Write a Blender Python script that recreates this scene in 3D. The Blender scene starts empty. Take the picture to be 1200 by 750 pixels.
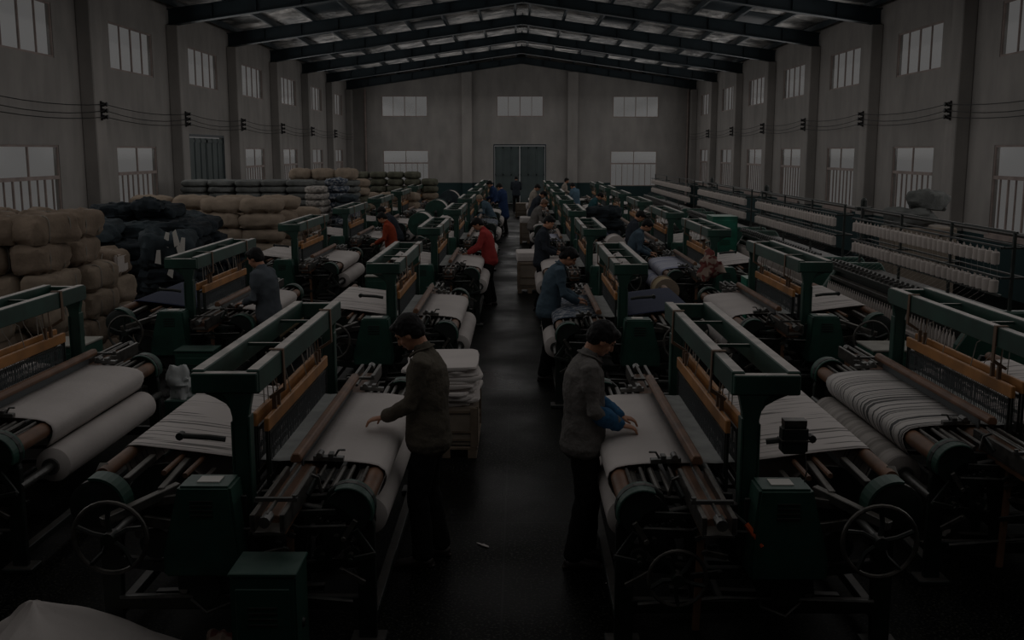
import bpy, bmesh, math, random
from mathutils import Vector, Matrix, noise, Euler

SC = bpy.context.scene
COL = SC.collection
PI = math.pi

# ---------------------------------------------------------------- camera
cam_d = bpy.data.cameras.new('camera')
cam = bpy.data.objects.new('camera', cam_d)
COL.objects.link(cam)
cam_d.sensor_fit = 'HORIZONTAL'
cam_d.sensor_width = 36.0
cam_d.lens = 36.0            # 1200 px focal length on a 1200 px frame
cam_d.clip_end = 400
cam.location = (0, 0, 2.75)
cam.rotation_euler = (math.radians(90 - 9.323), 0, math.radians(0.377))
SC.camera = cam

# ---------------------------------------------------------------- world, exposure
world = bpy.data.worlds.new('sky')
SC.world = world
world.use_nodes = True
bg = world.node_tree.nodes['Background']
bg.inputs[0].default_value = (0.97, 0.94, 0.93, 1)
bg.inputs[1].default_value = 1.12
SC.view_settings.view_transform = 'Standard'
SC.view_settings.look = 'None'
SC.view_settings.gamma = 1
SC.view_settings.use_curve_mapping = False
SC.view_settings.exposure = -3.75

# ---------------------------------------------------------------- window daylight, plus added overhead and near-end fill lamps
def area(name, loc, rot, sx, sy, power, col=(1, 0.97, 0.95)):
    l = bpy.data.lights.new(name, 'AREA')
    l.shape = 'RECTANGLE'; l.size = sx; l.size_y = sy; l.energy = power; l.color = col
    o = bpy.data.objects.new(name, l); COL.objects.link(o)
    o.location = loc; o.rotation_euler = rot
    return o
area('added_overhead_fill', (0.1, 31, 5.75), (0, 0, 0), 14, 46, 4300)  # added soft fill lamp below the rafters; the roof itself is closed
area('added_near_overhead_fill', (0.1, 4.5, 5.75), (0, 0, 0), 10, 6, 520)  # another added overhead fill, for the foreground looms
area('left_window_daylight', (-8.5, 29, 3.9), (0, math.radians(-90), 0), 3.6, 48, 3300)
area('right_window_daylight', (8.75, 29, 3.9), (0, math.radians(90), 0), 3.6, 48, 3300)
area('far_window_daylight', (0, 54.2, 4.0), (math.radians(-90), 0, 0), 13, 3.0, 700)
area('added_near_end_fill', (0, -3.5, 4.4), (math.radians(90), 0, 0), 12, 2.0, 45)  # added weak fill behind the camera for camera-facing sides; near wall has no window

# ---------------------------------------------------------------- materials
def mat(name, col, rough=0.6, metal=0.0, var=0.0, scale=6.0, dust=None, bump=0.0, bscale=40.0, spec=0.5, trans=0.0):
    m = bpy.data.materials.new(name); m.use_nodes = True
    nt = m.node_tree; b = nt.nodes['Principled BSDF']
    b.inputs['Base Color'].default_value = (*col, 1)
    b.inputs['Roughness'].default_value = rough
    b.inputs['Metallic'].default_value = metal
    b.inputs['Specular IOR Level'].default_value = spec
    tc = nt.nodes.new('ShaderNodeTexCoord')
    src = None
    if var > 0 or dust:
        n = nt.nodes.new('ShaderNodeTexNoise'); n.inputs['Scale'].default_value = scale
        n.inputs['Detail'].default_value = 5
        nt.links.new(tc.outputs['Object'], n.inputs['Vector'])
        r = nt.nodes.new('ShaderNodeValToRGB')
        r.color_ramp.elements[0].position = 0.3; r.color_ramp.elements[1].position = 0.7
        r.color_ramp.elements[0].color = (*[c * (1 - var) for c in col], 1)
        r.color_ramp.elements[1].color = (*[min(1, c * (1 + var)) for c in col], 1)
        nt.links.new(n.outputs['Fac'], r.inputs['Fac'])
        src = r.outputs['Color']
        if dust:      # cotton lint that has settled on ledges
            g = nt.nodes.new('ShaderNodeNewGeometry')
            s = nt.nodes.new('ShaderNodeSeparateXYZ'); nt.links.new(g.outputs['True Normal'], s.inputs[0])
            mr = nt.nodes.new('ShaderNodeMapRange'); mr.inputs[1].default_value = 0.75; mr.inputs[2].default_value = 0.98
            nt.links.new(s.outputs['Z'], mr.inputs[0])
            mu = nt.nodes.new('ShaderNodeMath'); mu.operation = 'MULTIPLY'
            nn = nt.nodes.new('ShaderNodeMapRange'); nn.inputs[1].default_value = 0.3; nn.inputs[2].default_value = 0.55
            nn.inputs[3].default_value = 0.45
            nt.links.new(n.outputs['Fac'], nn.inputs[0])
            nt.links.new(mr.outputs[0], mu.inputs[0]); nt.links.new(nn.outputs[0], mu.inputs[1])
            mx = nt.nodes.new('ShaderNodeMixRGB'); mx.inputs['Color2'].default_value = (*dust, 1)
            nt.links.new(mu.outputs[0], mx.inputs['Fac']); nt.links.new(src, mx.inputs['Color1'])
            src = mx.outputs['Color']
        nt.links.new(src, b.inputs['Base Color'])
    if bump > 0:
        n2 = nt.nodes.new('ShaderNodeTexNoise'); n2.inputs['Scale'].default_value = bscale; n2.inputs['Detail'].default_value = 4
        nt.links.new(tc.outputs['Object'], n2.inputs['Vector'])
        bp = nt.nodes.new('ShaderNodeBump'); bp.inputs['Strength'].default_value = bump; bp.inputs['Distance'].default_value = 0.02
        nt.links.new(n2.outputs['Fac'], bp.inputs['Height']); nt.links.new(bp.outputs[0], b.inputs['Normal'])
    return m

def stripes(name, c1, c2, axis='Y', scale=30.0, thr=0.7, soft=0.1, rough=0.85, distort=(0.6, 1, 1)):
    """fabric or yarn with streaks that run across one axis"""
    m = mat(name, c1, rough, 0, 0.0)
    nt = m.node_tree; b = nt.nodes['Principled BSDF']
    tc = nt.nodes.new('ShaderNodeTexCoord'); mp = nt.nodes.new('ShaderNodeMapping')
    sc = [distort[0], distort[0], distort[0]]; sc['XYZ'.index(axis)] = scale
    mp.inputs['Scale'].default_value = sc
    n = nt.nodes.new('ShaderNodeTexNoise'); n.inputs['Scale'].default_value = 1.0; n.inputs['Detail'].default_value = 2
    nt.links.new(tc.outputs['Object'], mp.inputs[0]); nt.links.new(mp.outputs[0], n.inputs['Vector'])
    r = nt.nodes.new('ShaderNodeValToRGB')
    r.color_ramp.elements[0].position = thr - soft; r.color_ramp.elements[1].position = thr
    r.color_ramp.elements[0].color = (*c1, 1); r.color_ramp.elements[1].color = (*c2, 1)
    nt.links.new(n.outputs['Fac'], r.inputs['Fac']); nt.links.new(r.outputs[0], b.inputs['Base Color'])
    return m

M = {}
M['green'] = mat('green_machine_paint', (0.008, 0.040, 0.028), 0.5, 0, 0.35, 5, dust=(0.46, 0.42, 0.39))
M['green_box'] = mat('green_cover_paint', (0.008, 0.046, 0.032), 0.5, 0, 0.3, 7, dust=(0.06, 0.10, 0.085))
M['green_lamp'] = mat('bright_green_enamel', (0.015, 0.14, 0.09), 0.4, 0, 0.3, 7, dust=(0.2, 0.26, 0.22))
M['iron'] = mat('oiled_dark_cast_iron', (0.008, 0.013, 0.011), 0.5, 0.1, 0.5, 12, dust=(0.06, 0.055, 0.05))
M['steel'] = mat('worn_grey_steel', (0.13, 0.13, 0.125), 0.35, 0.7, 0.3, 15)
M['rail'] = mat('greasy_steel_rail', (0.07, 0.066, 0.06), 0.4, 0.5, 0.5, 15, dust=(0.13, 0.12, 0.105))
M['orange_wood'] = mat('varnished_orange_wood', (0.36, 0.16, 0.048), 0.45, 0, 0.28, 4)
M['brown_wood'] = mat('worn_brown_wood', (0.15, 0.075, 0.042), 0.5, 0, 0.35, 6)
M['cloth'] = mat('white_woven_cotton', (0.53, 0.49, 0.47), 0.9, 0, 0.06, 3, bump=0.15, bscale=25, spec=0.1)
M['roll'] = mat('white_cotton_roll', (0.52, 0.48, 0.46), 0.9, 0, 0.08, 3, spec=0.1)
M['warp'] = stripes('white_warp_yarn', (0.56, 0.515, 0.495), (0.16, 0.15, 0.14), 'Y', 34, 0.62, 0.06, distort=(1.3,1,1))
M['shed'] = mat('thin_warp_yarn_layer', (0.36, 0.37, 0.36), 0.8, 0, 0.15, 8, spec=0.1)
M['striped_cloth'] = stripes('white_cloth_with_dark_stripes', (0.52, 0.49, 0.47), (0.07, 0.07, 0.07), 'Y', 60, 0.57, 0.05, distort=(0.4, 1, 1))
M['striped_roll'] = stripes('ribbed_grey_cloth_roll', (0.38, 0.35, 0.325), (0.22, 0.20, 0.185), 'Y', 14, 0.6, 0.2)
M['blue_warp'] = stripes('navy_warp_yarn', (0.008, 0.016, 0.05), (0.02, 0.035, 0.08), 'Y', 28, 0.68, 0.08)
M['pale_blue'] = stripes('pale_blue_striped_cloth', (0.42, 0.43, 0.50), (0.16, 0.18, 0.32), 'Y', 20, 0.6, 0.05)
M['tan_yarn'] = mat('tan_yarn', (0.30, 0.23, 0.13), 0.9, 0, 0.15, 10)
M['yarn'] = mat('cream_yarn_package', (0.50, 0.45, 0.42), 0.9, 0, 0.06, 10, spec=0.1)
M['heald'] = mat('grey_heald_wire', (0.10, 0.11, 0.115), 0.5, 0.2)
M['strap'] = mat('leather_strap', (0.12, 0.07, 0.04), 0.7)
M['black'] = mat('black_rubber', (0.01, 0.01, 0.01), 0.6)
M['orange'] = mat('orange_plastic_grip', (0.55, 0.09, 0.02), 0.4)
M['burlap'] = mat('brown_burlap', (0.215, 0.165, 0.125), 0.95, 0, 0.25, 3, bump=0.5, bscale=22, spec=0.1)
M['tan'] = mat('tan_cotton_wrap', (0.27, 0.215, 0.165), 0.95, 0, 0.15, 3, bump=0.5, bscale=18, spec=0.1)
M['denim'] = mat('dark_denim', (0.019, 0.025, 0.030), 0.9, 0, 0.5, 4, bump=0.6, bscale=16, spec=0.15)
M['denim2'] = mat('faded_denim', (0.034, 0.045, 0.052), 0.9, 0, 0.4, 4, bump=0.6, bscale=16, spec=0.15)
M['grey_fold'] = mat('grey_folded_cloth', (0.13, 0.135, 0.13), 0.9, 0, 0.3, 5, bump=0.5, bscale=20, spec=0.1)
M['mottle'] = stripes('mottled_blue_white_cloth', (0.26, 0.27, 0.29), (0.04, 0.06, 0.09), 'Z', 26, 0.5, 0.1, distort=(16, 1, 1))
M['pale_fold'] = stripes('mottled_pale_cloth_ends', (0.36, 0.33, 0.30), (0.16, 0.15, 0.14), 'Z', 24, 0.58, 0.1, distort=(12, 1, 1))
M['olive'] = mat('olive_wrapped_cloth', (0.10, 0.10, 0.075), 0.95, 0, 0.35, 4, bump=0.4, bscale=16, spec=0.1)
M['tag'] = mat('white_paper_tag', (0.62, 0.60, 0.56), 0.8)
M['cord'] = mat('pale_binding_cord', (0.30, 0.28, 0.25), 0.9)
M['board'] = mat('brown_cardboard', (0.20, 0.165, 0.13), 0.85, 0, 0.15, 5)
M['pallet'] = mat('rough_pallet_wood', (0.14, 0.105, 0.075), 0.8, 0, 0.3, 8)
M['skin'] = mat('skin', (0.40, 0.20, 0.125), 0.55, 0, 0.08, 10, spec=0.3)
M['hair'] = mat('black_hair', (0.006, 0.0055, 0.006), 0.65, 0, 0.3, 60, spec=0.2)
M['white_paint'] = mat('grimy_white_window_frame', (0.34, 0.27, 0.245), 0.6, 0, 0.2, 4)
M['rafter'] = mat('dark_blue_grey_steel_paint', (0.018, 0.033, 0.042), 0.5, 0.1, 0.3, 2)
M['door'] = mat('grey_green_sheet_metal', (0.075, 0.10, 0.10), 0.6, 0.1, 0.2, 1.5)
M['ceramic'] = mat('dark_insulator', (0.015, 0.014, 0.014), 0.4)
M['box_top'] = mat('pale_grey_lid', (0.26, 0.25, 0.22), 0.6, 0, 0.2, 6)
M['redcloth'] = stripes('cream_and_red_cloth', (0.30, 0.22, 0.18), (0.14, 0.03, 0.026), 'Z', 9, 0.52, 0.03, distort=(7, 1, 1))
M['bluerag'] = mat('blue_rag', (0.04, 0.10, 0.2), 0.9, 0, 0.4, 8)
M['white_rag'] = mat('white_plastic_bag', (0.42, 0.44, 0.44), 0.5, 0, 0.1, 8)

# ---------------------------------------------------------------- mesh builder
class MB:
    def __init__(s): s.v = []; s.f = []
    def add(s, vs, fs):
        n = len(s.v); s.v += [tuple(v) for v in vs]; s.f += [tuple(n + i for i in f) for f in fs]; return s
    def box(s, x0, x1, y0, y1, z0, z1):
        v = [(x0,y0,z0),(x1,y0,z0),(x1,y1,z0),(x0,y1,z0),(x0,y0,z1),(x1,y0,z1),(x1,y1,z1),(x0,y1,z1)]
        return s.add(v, [(3,2,1,0),(4,5,6,7),(0,1,5,4),(1,2,6,5),(2,3,7,6),(3,0,4,7)])
    def bar(s, p, q, w, h=None, up=(0,0,1)):
        h = h or w; p = Vector(p); q = Vector(q); d = (q - p).normalized(); up = Vector(up)
        if abs(d.dot(up)) > 0.98: up = Vector((1,0,0))
        a = d.cross(up).normalized() * (w/2); b = a.cross(d).normalized() * (h/2)
        v = [p-a-b, p+a-b, p+a+b, p-a+b, q-a-b, q+a-b, q+a+b, q-a+b]
        return s.add(v, [(0,1,2,3),(7,6,5,4),(0,4,5,1),(1,5,6,2),(2,6,7,3),(3,7,4,0)])
    def rings(s, rs, closed=False, caps=True):
        n = len(rs[0]); vs = [v for r in rs for v in r]; fs = []
        m = len(rs)
        for i in range(m if closed else m-1):
            j = (i+1) % m
            for k in range(n):
                l = (k+1) % n
                fs.append((i*n+k, i*n+l, j*n+l, j*n+k))
        if caps and not closed:
            fs.append(tuple(reversed(range(n)))); fs.append(tuple((m-1)*n + k for k in range(n)))
        return s.add(vs, fs)
    def tube(s, pts, r, n=8, closed=False, taper=None):
        pts = [Vector(p) for p in pts]; m = len(pts); rs = []; up = None
        for i, p in enumerate(pts):
            a = pts[(i-1) % m] if (closed or i > 0) else p
            b = pts[(i+1) % m] if (closed or i < m-1) else p
            d = (b - a).normalized()
            if up is None:
                up = Vector((0,0,1)) if abs(d.z) < 0.9 else Vector((1,0,0))
            u = d.cross(up).normalized(); w = u.cross(d).normalized(); up = w
            rr = r if taper is None else r * taper[i]
            rs.append([p + (u*math.cos(2*PI*k/n) + w*math.sin(2*PI*k/n)) * rr for k in range(n)])
        return s.rings(rs, closed)
    def lathe(s, prof, c=(0,0,0), axis='Z', n=20):
        c = Vector(c); rs = []
        for (r, h) in prof:
            ring = []
            for k in range(n):
                a = 2*PI*k/n; x, y = r*math.cos(a), r*math.sin(a)
                v = {'Z': (x,y,h), 'Y': (y,h,x), 'X': (h,x,y)}[axis]
                ring.append(c + Vector(v))
            rs.append(ring)
        return s.rings(rs)
    def cyl(s, c, r, y0, y1, n=20): return s.lathe([(r,y0),(r,y1)], (c[0],0,c[1]), 'Y', n)   # axis along y
    def prism(s, poly, a0, a1, axis='Y'):
        f = {'Y': lambda p,a: (p[0],a,p[1]), 'X': lambda p,a: (a,p[0],p[1]), 'Z': lambda p,a: (p[0],p[1],a)}[axis]
        n = len(poly)
        v = [f(p,a0) for p in poly] + [f(p,a1) for p in poly]
        fs = [tuple(range(n)), tuple(reversed(range(n,2*n)))] + [(i, n+i, n+(i+1)%n, (i+1)%n) for i in range(n)]
        return s.add(v, fs)
    def mesh(s, name, material, mx=1, smooth=False, bev=0.0, bseg=1):
        me = bpy.data.meshes.new(name)
        vs = [(x*mx, y, z) for x,y,z in s.v]
        me.from_pydata(vs, [], s.f); me.update()
        bm = bmesh.new(); bm.from_mesh(me)
        bmesh.ops.recalc_face_normals(bm, faces=bm.faces)
        if bev > 0:
            es = [e for e in bm.edges if len(e.link_faces) == 2 and e.calc_face_angle(0) > 0.6]
            bmesh.ops.bevel(bm, geom=es, offset=bev, segments=bseg, affect='EDGES', clamp_overlap=True)
        bm.to_mesh(me); bm.free()
        if smooth:
            for p in me.polygons: p.use_smooth = True
            try: me.set_sharp_from_angle(angle=math.radians(40))
            except Exception: pass
        me.materials.append(material)
        return me
    def build(s, name, material, parent=None, mx=1, smooth=False, bev=0.0, bseg=1, loc=None, rz=0):
        o = bpy.data.objects.new(name, s.mesh(name, material, mx, smooth, bev, bseg)); COL.objects.link(o)
        if parent: o.parent = parent
        if loc: o.location = loc
        o.rotation_euler.z = rz
        return o

def tag(o, label, cat, group=None, kind=None):
    if label: o['label'] = label
    if cat: o['category'] = cat
    if group: o['group'] = group
    if kind: o['kind'] = kind
    return o
def struct(o): o['kind'] = 'structure'; return o
def thing(name, label, cat, loc=(0,0,0), rz=0, group=None):
    o = bpy.data.objects.new(name, None); COL.objects.link(o); o.empty_display_size = 0.1
    o.location = loc; o.rotation_euler.z = rz
    return tag(o, label, cat, group)
def dup(root, loc, rz=None, label=None, group=None, skip=()):
    r = root.copy(); COL.objects.link(r); r.location = loc
    if rz is not None: r.rotation_euler.z = rz
    if label: r['label'] = label
    if group: r['group'] = group
    for ch in list(root.children):
        if ch.name.split('.')[0] in skip: continue
        c = ch.copy(); COL.objects.link(c); c.parent = r
        for g in list(ch.children):
            d = g.copy(); COL.objects.link(d); d.parent = c
    return r
def child(root, name): return [c for c in root.children if c.name.split('.')[0] == name]
def setmat(o, m):
    o.material_slots[0].link = 'OBJECT'; o.material_slots[0].material = m

# ---------------------------------------------------------------- the hall
XL, XR, YF, YN, ZE, ZR = -9.05, 9.30, 55.4, -4.0, 6.54, 7.79
GROOVES = 1
def floor_mat():
    m = mat('worn_terrazzo_floor', (0.05, 0.05, 0.05), 0.4, spec=0.04)
    nt = m.node_tree; b = nt.nodes['Principled BSDF']; L = nt.links.new
    tc = nt.nodes.new('ShaderNodeTexCoord')
    sp = nt.nodes.new('ShaderNodeTexNoise'); sp.inputs['Scale'].default_value = 55; sp.inputs['Detail'].default_value = 3
    L(tc.outputs['Object'], sp.inputs['Vector'])
    r1 = nt.nodes.new('ShaderNodeValToRGB'); r1.color_ramp.elements[0].position = 0.53; r1.color_ramp.elements[1].position = 0.70
    r1.color_ramp.elements[0].color = (0.0025, 0.0030, 0.0028, 1); r1.color_ramp.elements[1].color = (0.042, 0.042, 0.037, 1)
    L(sp.outputs['Fac'], r1.inputs['Fac'])
    big = nt.nodes.new('ShaderNodeTexNoise'); big.inputs['Scale'].default_value = 0.7; big.inputs['Detail'].default_value = 6
    L(tc.outputs['Object'], big.inputs['Vector'])
    r2 = nt.nodes.new('ShaderNodeValToRGB'); r2.color_ramp.elements[0].position = 0.38; r2.color_ramp.elements[1].position = 0.62
    r2.color_ramp.elements[0].color = (0.45, 0.45, 0.45, 1); r2.color_ramp.elements[1].color = (1.25, 1.22, 1.18, 1)
    L(big.outputs['Fac'], r2.inputs['Fac'])
    mu = nt.nodes.new('ShaderNodeMixRGB'); mu.blend_type = 'MULTIPLY'; mu.inputs['Fac'].default_value = 1
    L(r1.outputs[0], mu.inputs['Color1']); L(r2.outputs[0], mu.inputs['Color2'])
    # slab joints
    sx = nt.nodes.new('ShaderNodeSeparateXYZ'); L(tc.outputs['Object'], sx.inputs[0])
    def joint(axis, period, offset, width):
        a = nt.nodes.new('ShaderNodeMath'); a.operation = 'ADD'; a.inputs[1].default_value = offset
        L(sx.outputs[axis], a.inputs[0])
        w = nt.nodes.new('ShaderNodeMath'); w.operation = 'WRAP'; w.inputs[1].default_value = period/2; w.inputs[2].default_value = -period/2
        L(a.outputs[0], w.inputs[0])
        ab = nt.nodes.new('ShaderNodeMath'); ab.operation = 'ABSOLUTE'; L(w.outputs[0], ab.inputs[0])
        lt = nt.nodes.new('ShaderNodeMath'); lt.operation = 'LESS_THAN'; lt.inputs[1].default_value = width; L(ab.outputs[0], lt.inputs[0])
        return lt
    j1 = joint('X', 2.4, 0.10, 0.007); j2 = joint('Y', 2.4, -0.15, 0.008)
    mxj = nt.nodes.new('ShaderNodeMath'); mxj.operation = 'MAXIMUM'; L(j1.outputs[0], mxj.inputs[0]); L(j2.outputs[0], mxj.inputs[1])
    mj = nt.nodes.new('ShaderNodeMixRGB'); mj.inputs['Color2'].default_value = (0.012, 0.012, 0.012, 1)
    L(mxj.outputs[0], mj.inputs['Fac']); L(mu.outputs[0], mj.inputs['Color1'])
    L(mj.outputs[0], b.inputs['Base Color'])
    rr = nt.nodes.new('ShaderNodeMapRange'); rr.inputs[1].default_value = 0.35; rr.inputs[2].default_value = 0.65
    rr.inputs[3].default_value = 0.26; rr.inputs[4].default_value = 0.55
    L(big.outputs['Fac'], rr.inputs[0]); L(rr.outputs[0], b.inputs['Roughness'])
    bp = nt.nodes.new('ShaderNodeBump'); bp.inputs['Strength'].default_value = 0.08; bp.inputs['Distance'].default_value = 0.01
    L(sp.outputs['Fac'], bp.inputs['Height']); L(bp.outputs[0], b.inputs['Normal'])
    return m
def wall_mat():
    m = mat('aged_whitewashed_plaster', (0.36, 0.33, 0.31), 0.9, spec=0.1)
    nt = m.node_tree; b = nt.nodes['Principled BSDF']; L = nt.links.new
    tc = nt.nodes.new('ShaderNodeTexCoord')
    n1 = nt.nodes.new('ShaderNodeTexNoise'); n1.inputs['Scale'].default_value = 0.45; n1.inputs['Detail'].default_value = 8; n1.inputs['Roughness'].default_value = 0.65
    L(tc.outputs['Object'], n1.inputs['Vector'])
    mp = nt.nodes.new('ShaderNodeMapping'); mp.inputs['Scale'].default_value = (2.2, 2.2, 0.7); L(tc.outputs['Object'], mp.inputs[0])
    n2 = nt.nodes.new('ShaderNodeTexNoise'); n2.inputs['Scale'].default_value = 1; n2.inputs['Detail'].default_value = 5; L(mp.outputs[0], n2.inputs['Vector'])
    ad = nt.nodes.new('ShaderNodeMath'); ad.operation = 'ADD'; L(n1.outputs['Fac'], ad.inputs[0]); L(n2.outputs['Fac'], ad.inputs[1])
    r = nt.nodes.new('ShaderNodeValToRGB'); e = r.color_ramp.elements
    hv = nt.nodes.new('ShaderNodeMath'); hv.operation = 'MULTIPLY'; hv.inputs[1].default_value = 0.5; L(ad.outputs[0], hv.inputs[0])
    e[0].position = 0.36; e[0].color = (0.295, 0.283, 0.268, 1); e[1].position = 0.62; e[1].color = (0.405, 0.380, 0.36, 1)
    L(hv.outputs[0], r.inputs['Fac'])
    # dark green painted dado
    sx = nt.nodes.new('ShaderNodeSeparateXYZ'); L(tc.outputs['Object'], sx.inputs[0])
    lt = nt.nodes.new('ShaderNodeMath'); lt.operation = 'LESS_THAN'; lt.inputs[1].default_value = 1.12; L(sx.outputs['Z'], lt.inputs[0])
    mj = nt.nodes.new('ShaderNodeMixRGB'); mj.inputs['Color2'].default_value = (0.03, 0.055, 0.058, 1)
    L(lt.outputs[0], mj.inputs['Fac']); L(r.outputs[0], mj.inputs['Color1']); L(mj.outputs[0], b.inputs['Base Color'])
    return m
WALL = wall_mat()
f = MB(); f.box(XL-0.3, XR+0.3, YN, YF+0.3, -0.1, 0); struct(f.build('floor', floor_mat()))

def holes_wall(axis, p0, p1, a0, a1, z0, z1, holes):
    """solid wall between p0 and p1 (thickness) running a0..a1, openings (a,a,z,z)"""
    b = MB()
    A = sorted({a0, a1, *[h[0] for h in holes], *[h[1] for h in holes]})
    for i in range(len(A)-1):
        lo, hi = A[i], A[i+1]; hs = sorted([(h[2], h[3]) for h in holes if h[0] < hi-1e-6 and h[1] > lo+1e-6])
        z = z0; segs = []
        for h in hs:
            if h[0] > z: segs.append((z, h[0]))
            z = h[1]
        segs.append((z, z1))
        for s0, s1 in segs:
            if axis == 'Y': b.box(p0, p1, lo, hi, s0, s1)
            else: b.box(lo, hi, p0, p1, s0, s1)
    return b
WC = [19.1 + 5.5*k for k in range(7)]
LW = 1.27
def side_holes(left):
    hs = []
    for i, y in enumerate(WC):
        hs.append((y-1.35, y+1.35, 4.56, 5.60))
        if left and i == 2: hs.append((y-1.65, y+1.65, 0.0, 3.17)); continue
        hs.append((y-LW, y+LW, 1.15, 2.88))
    return hs
struct(holes_wall('Y', XL-0.12, XL, YN, YF+0.3, 0, ZE, side_holes(True)).build('wall_left', WALL))
struct(holes_wall('Y', XR, XR+0.12, YN, YF+0.3, 0, ZE, side_holes(False)).build('wall_right', WALL))
fh = [(-7.28,-4.85,4.60,5.68),(-1.18,1.30,4.60,5.68),(4.98,7.40,4.56,5.66),(-7.25,-4.82,0.95,2.84),(4.90,7.36,0.95,2.80),(-1.30,1.40,0.0,3.08)]
fw = holes_wall('X', YF, YF+0.15, XL-0.3, XR+0.3, 0, ZE, fh)
fw.prism([(XL-0.3, ZE), (XR+0.3, ZE), ((XL+XR)/2, ZR+0.05)], YF, YF+0.3)
struct(fw.build('wall_far', WALL))
nw = MB(); nw.box(XL-0.3, XR+0.3, YN-0.3, YN, 0, ZE); nw.prism([(XL-0.3, ZE), (XR+0.3, ZE), ((XL+XR)/2, ZR+0.05)], YN-0.3, YN)
struct(nw.build('wall_near', WALL))

RY = [21.8 + 5.5*k for k in range(7)]          # 21.8 ... 54.8
PY = [10.8, 16.3] + RY
for i, y in enumerate(PY):
    for x0, x1 in ((XL, XL+0.30), (XR-0.30, XR)):
        b = MB(); b.box(x0, x1, y-0.27, min(y+0.27, YF-0.02), 0, 5.96)
        struct(b.build('trim_%d' % (2*i+1 + (x0 > 0)), WALL, bev=0.02))
for k, x in enumerate((-2.75, 2.85)):
    b = MB(); b.box(x-0.27, x+0.27, YF-0.28, YF-0.001, 0, 6.9); struct(b.build('trim_%d' % (31+k), WALL, bev=0.02))
for k, x in enumerate((XL+0.9, XR-0.35)):
    b = MB(); b.lathe([(0.06,0),(0.06,6.0)], (x, YF-0.12, 0), 'Z', 10); struct(b.build('trim_%d' % (41+k), M['white_paint'], smooth=True))

# glass
gm = bpy.data.materials.new('dusty_window_glass'); gm.use_nodes = True
nt = gm.node_tree; nt.nodes.clear()
out = nt.nodes.new('ShaderNodeOutputMaterial'); mixs = nt.nodes.new('ShaderNodeMixShader'); tr = nt.nodes.new('ShaderNodeBsdfTransparent'); gl = nt.nodes.new('ShaderNodeBsdfGlossy')
tr.inputs[0].default_value = (0.97, 0.975, 0.97, 1); gl.inputs['Roughness'].default_value = 0.1; mixs.inputs[0].default_value = 0.04
nt.links.new(tr.outputs[0], mixs.inputs[1]); nt.links.new(gl.outputs[0], mixs.inputs[2]); nt.links.new(mixs.outputs[0], out.inputs[0])
WN = [0]
def window(axis, pos, a0, a1, z0, z1, style, inward):
    """frame with mullions: 'upper' four tall lights, 'lower' two lights over casements"""
    WN[0] += 1
    b = MB(); t = 0.04; d0, d1 = (pos + 0.015*(-inward), pos + 0.05*(-inward))
    d0, d1 = min(d0,d1), max(d0,d1)
    def bx(u0, u1, w0, w1, e=0):
        if axis == 'Y': b.box(d0-e, d1+e, u0, u1, w0, w1)
        else: b.box(u0, u1, d0-e, d1+e, w0, w1)
    bx(a0, a1, z0, z0+t); bx(a0, a1, z1-t, z1); bx(a0, a0+t, z0+t, z1-t); bx(a1-t, a1, z0+t, z1-t)
    W = a1 - a0
    if style == 'upper':
        for k, wd in ((1, .014), (2, .022), (3, .014)):
            c = a0 + W*k/4; bx(c-wd, c+wd, z0+t, z1-t)
    else:
        zm = z1 - (z1-z0)*0.36
        bx(a0+t, a1-t, zm-0.035, zm+0.035, 0.01); c = a0+W/2; bx(c-.02, c+.02, z0+t, z1-t)
        for k in (1, 3): c = a0+W*k/4; bx(c-.018, c+.018, z0+t, zm)
        for k in (.12, .37, .63, .88): c = a0+W*k; bx(c-.008, c+.008, z0+t, zm)
    # protruding surround
    if style == 'lower':
        e0, e1 = (pos, pos + 0.05*inward); e0, e1 = min(e0,e1), max(e0,e1)
        if axis == 'Y': b.box(e0, e1, a0-0.06, a1+0.06, z0-0.08, z0)
    o = struct(b.build('window_%d' % WN[0], M['white_paint']))
    g = MB(); dm = (d0+d1)/2
    if axis == 'Y': g.box(dm-.003, dm+.003, a0+t, a1-t, z0+t, z1-t)
    else: g.box(a0+t, a1-t, dm-.003, dm+.003, z0+t, z1-t)
    g.build('window_glass', gm, o)
    return o
for left, pos, inw in ((True, XL, 1), (False, XR, -1)):
    for h in side_holes(left):
        if h[2] == 0: continue
        window('Y', pos, h[0], h[1], h[2], h[3], 'upper' if h[2] > 4 else 'lower', inw)
for h in fh[:5]:
    window('X', YF, h[0], h[1], h[2], h[3], 'upper' if h[2] > 4 else 'lower', -1)

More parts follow.
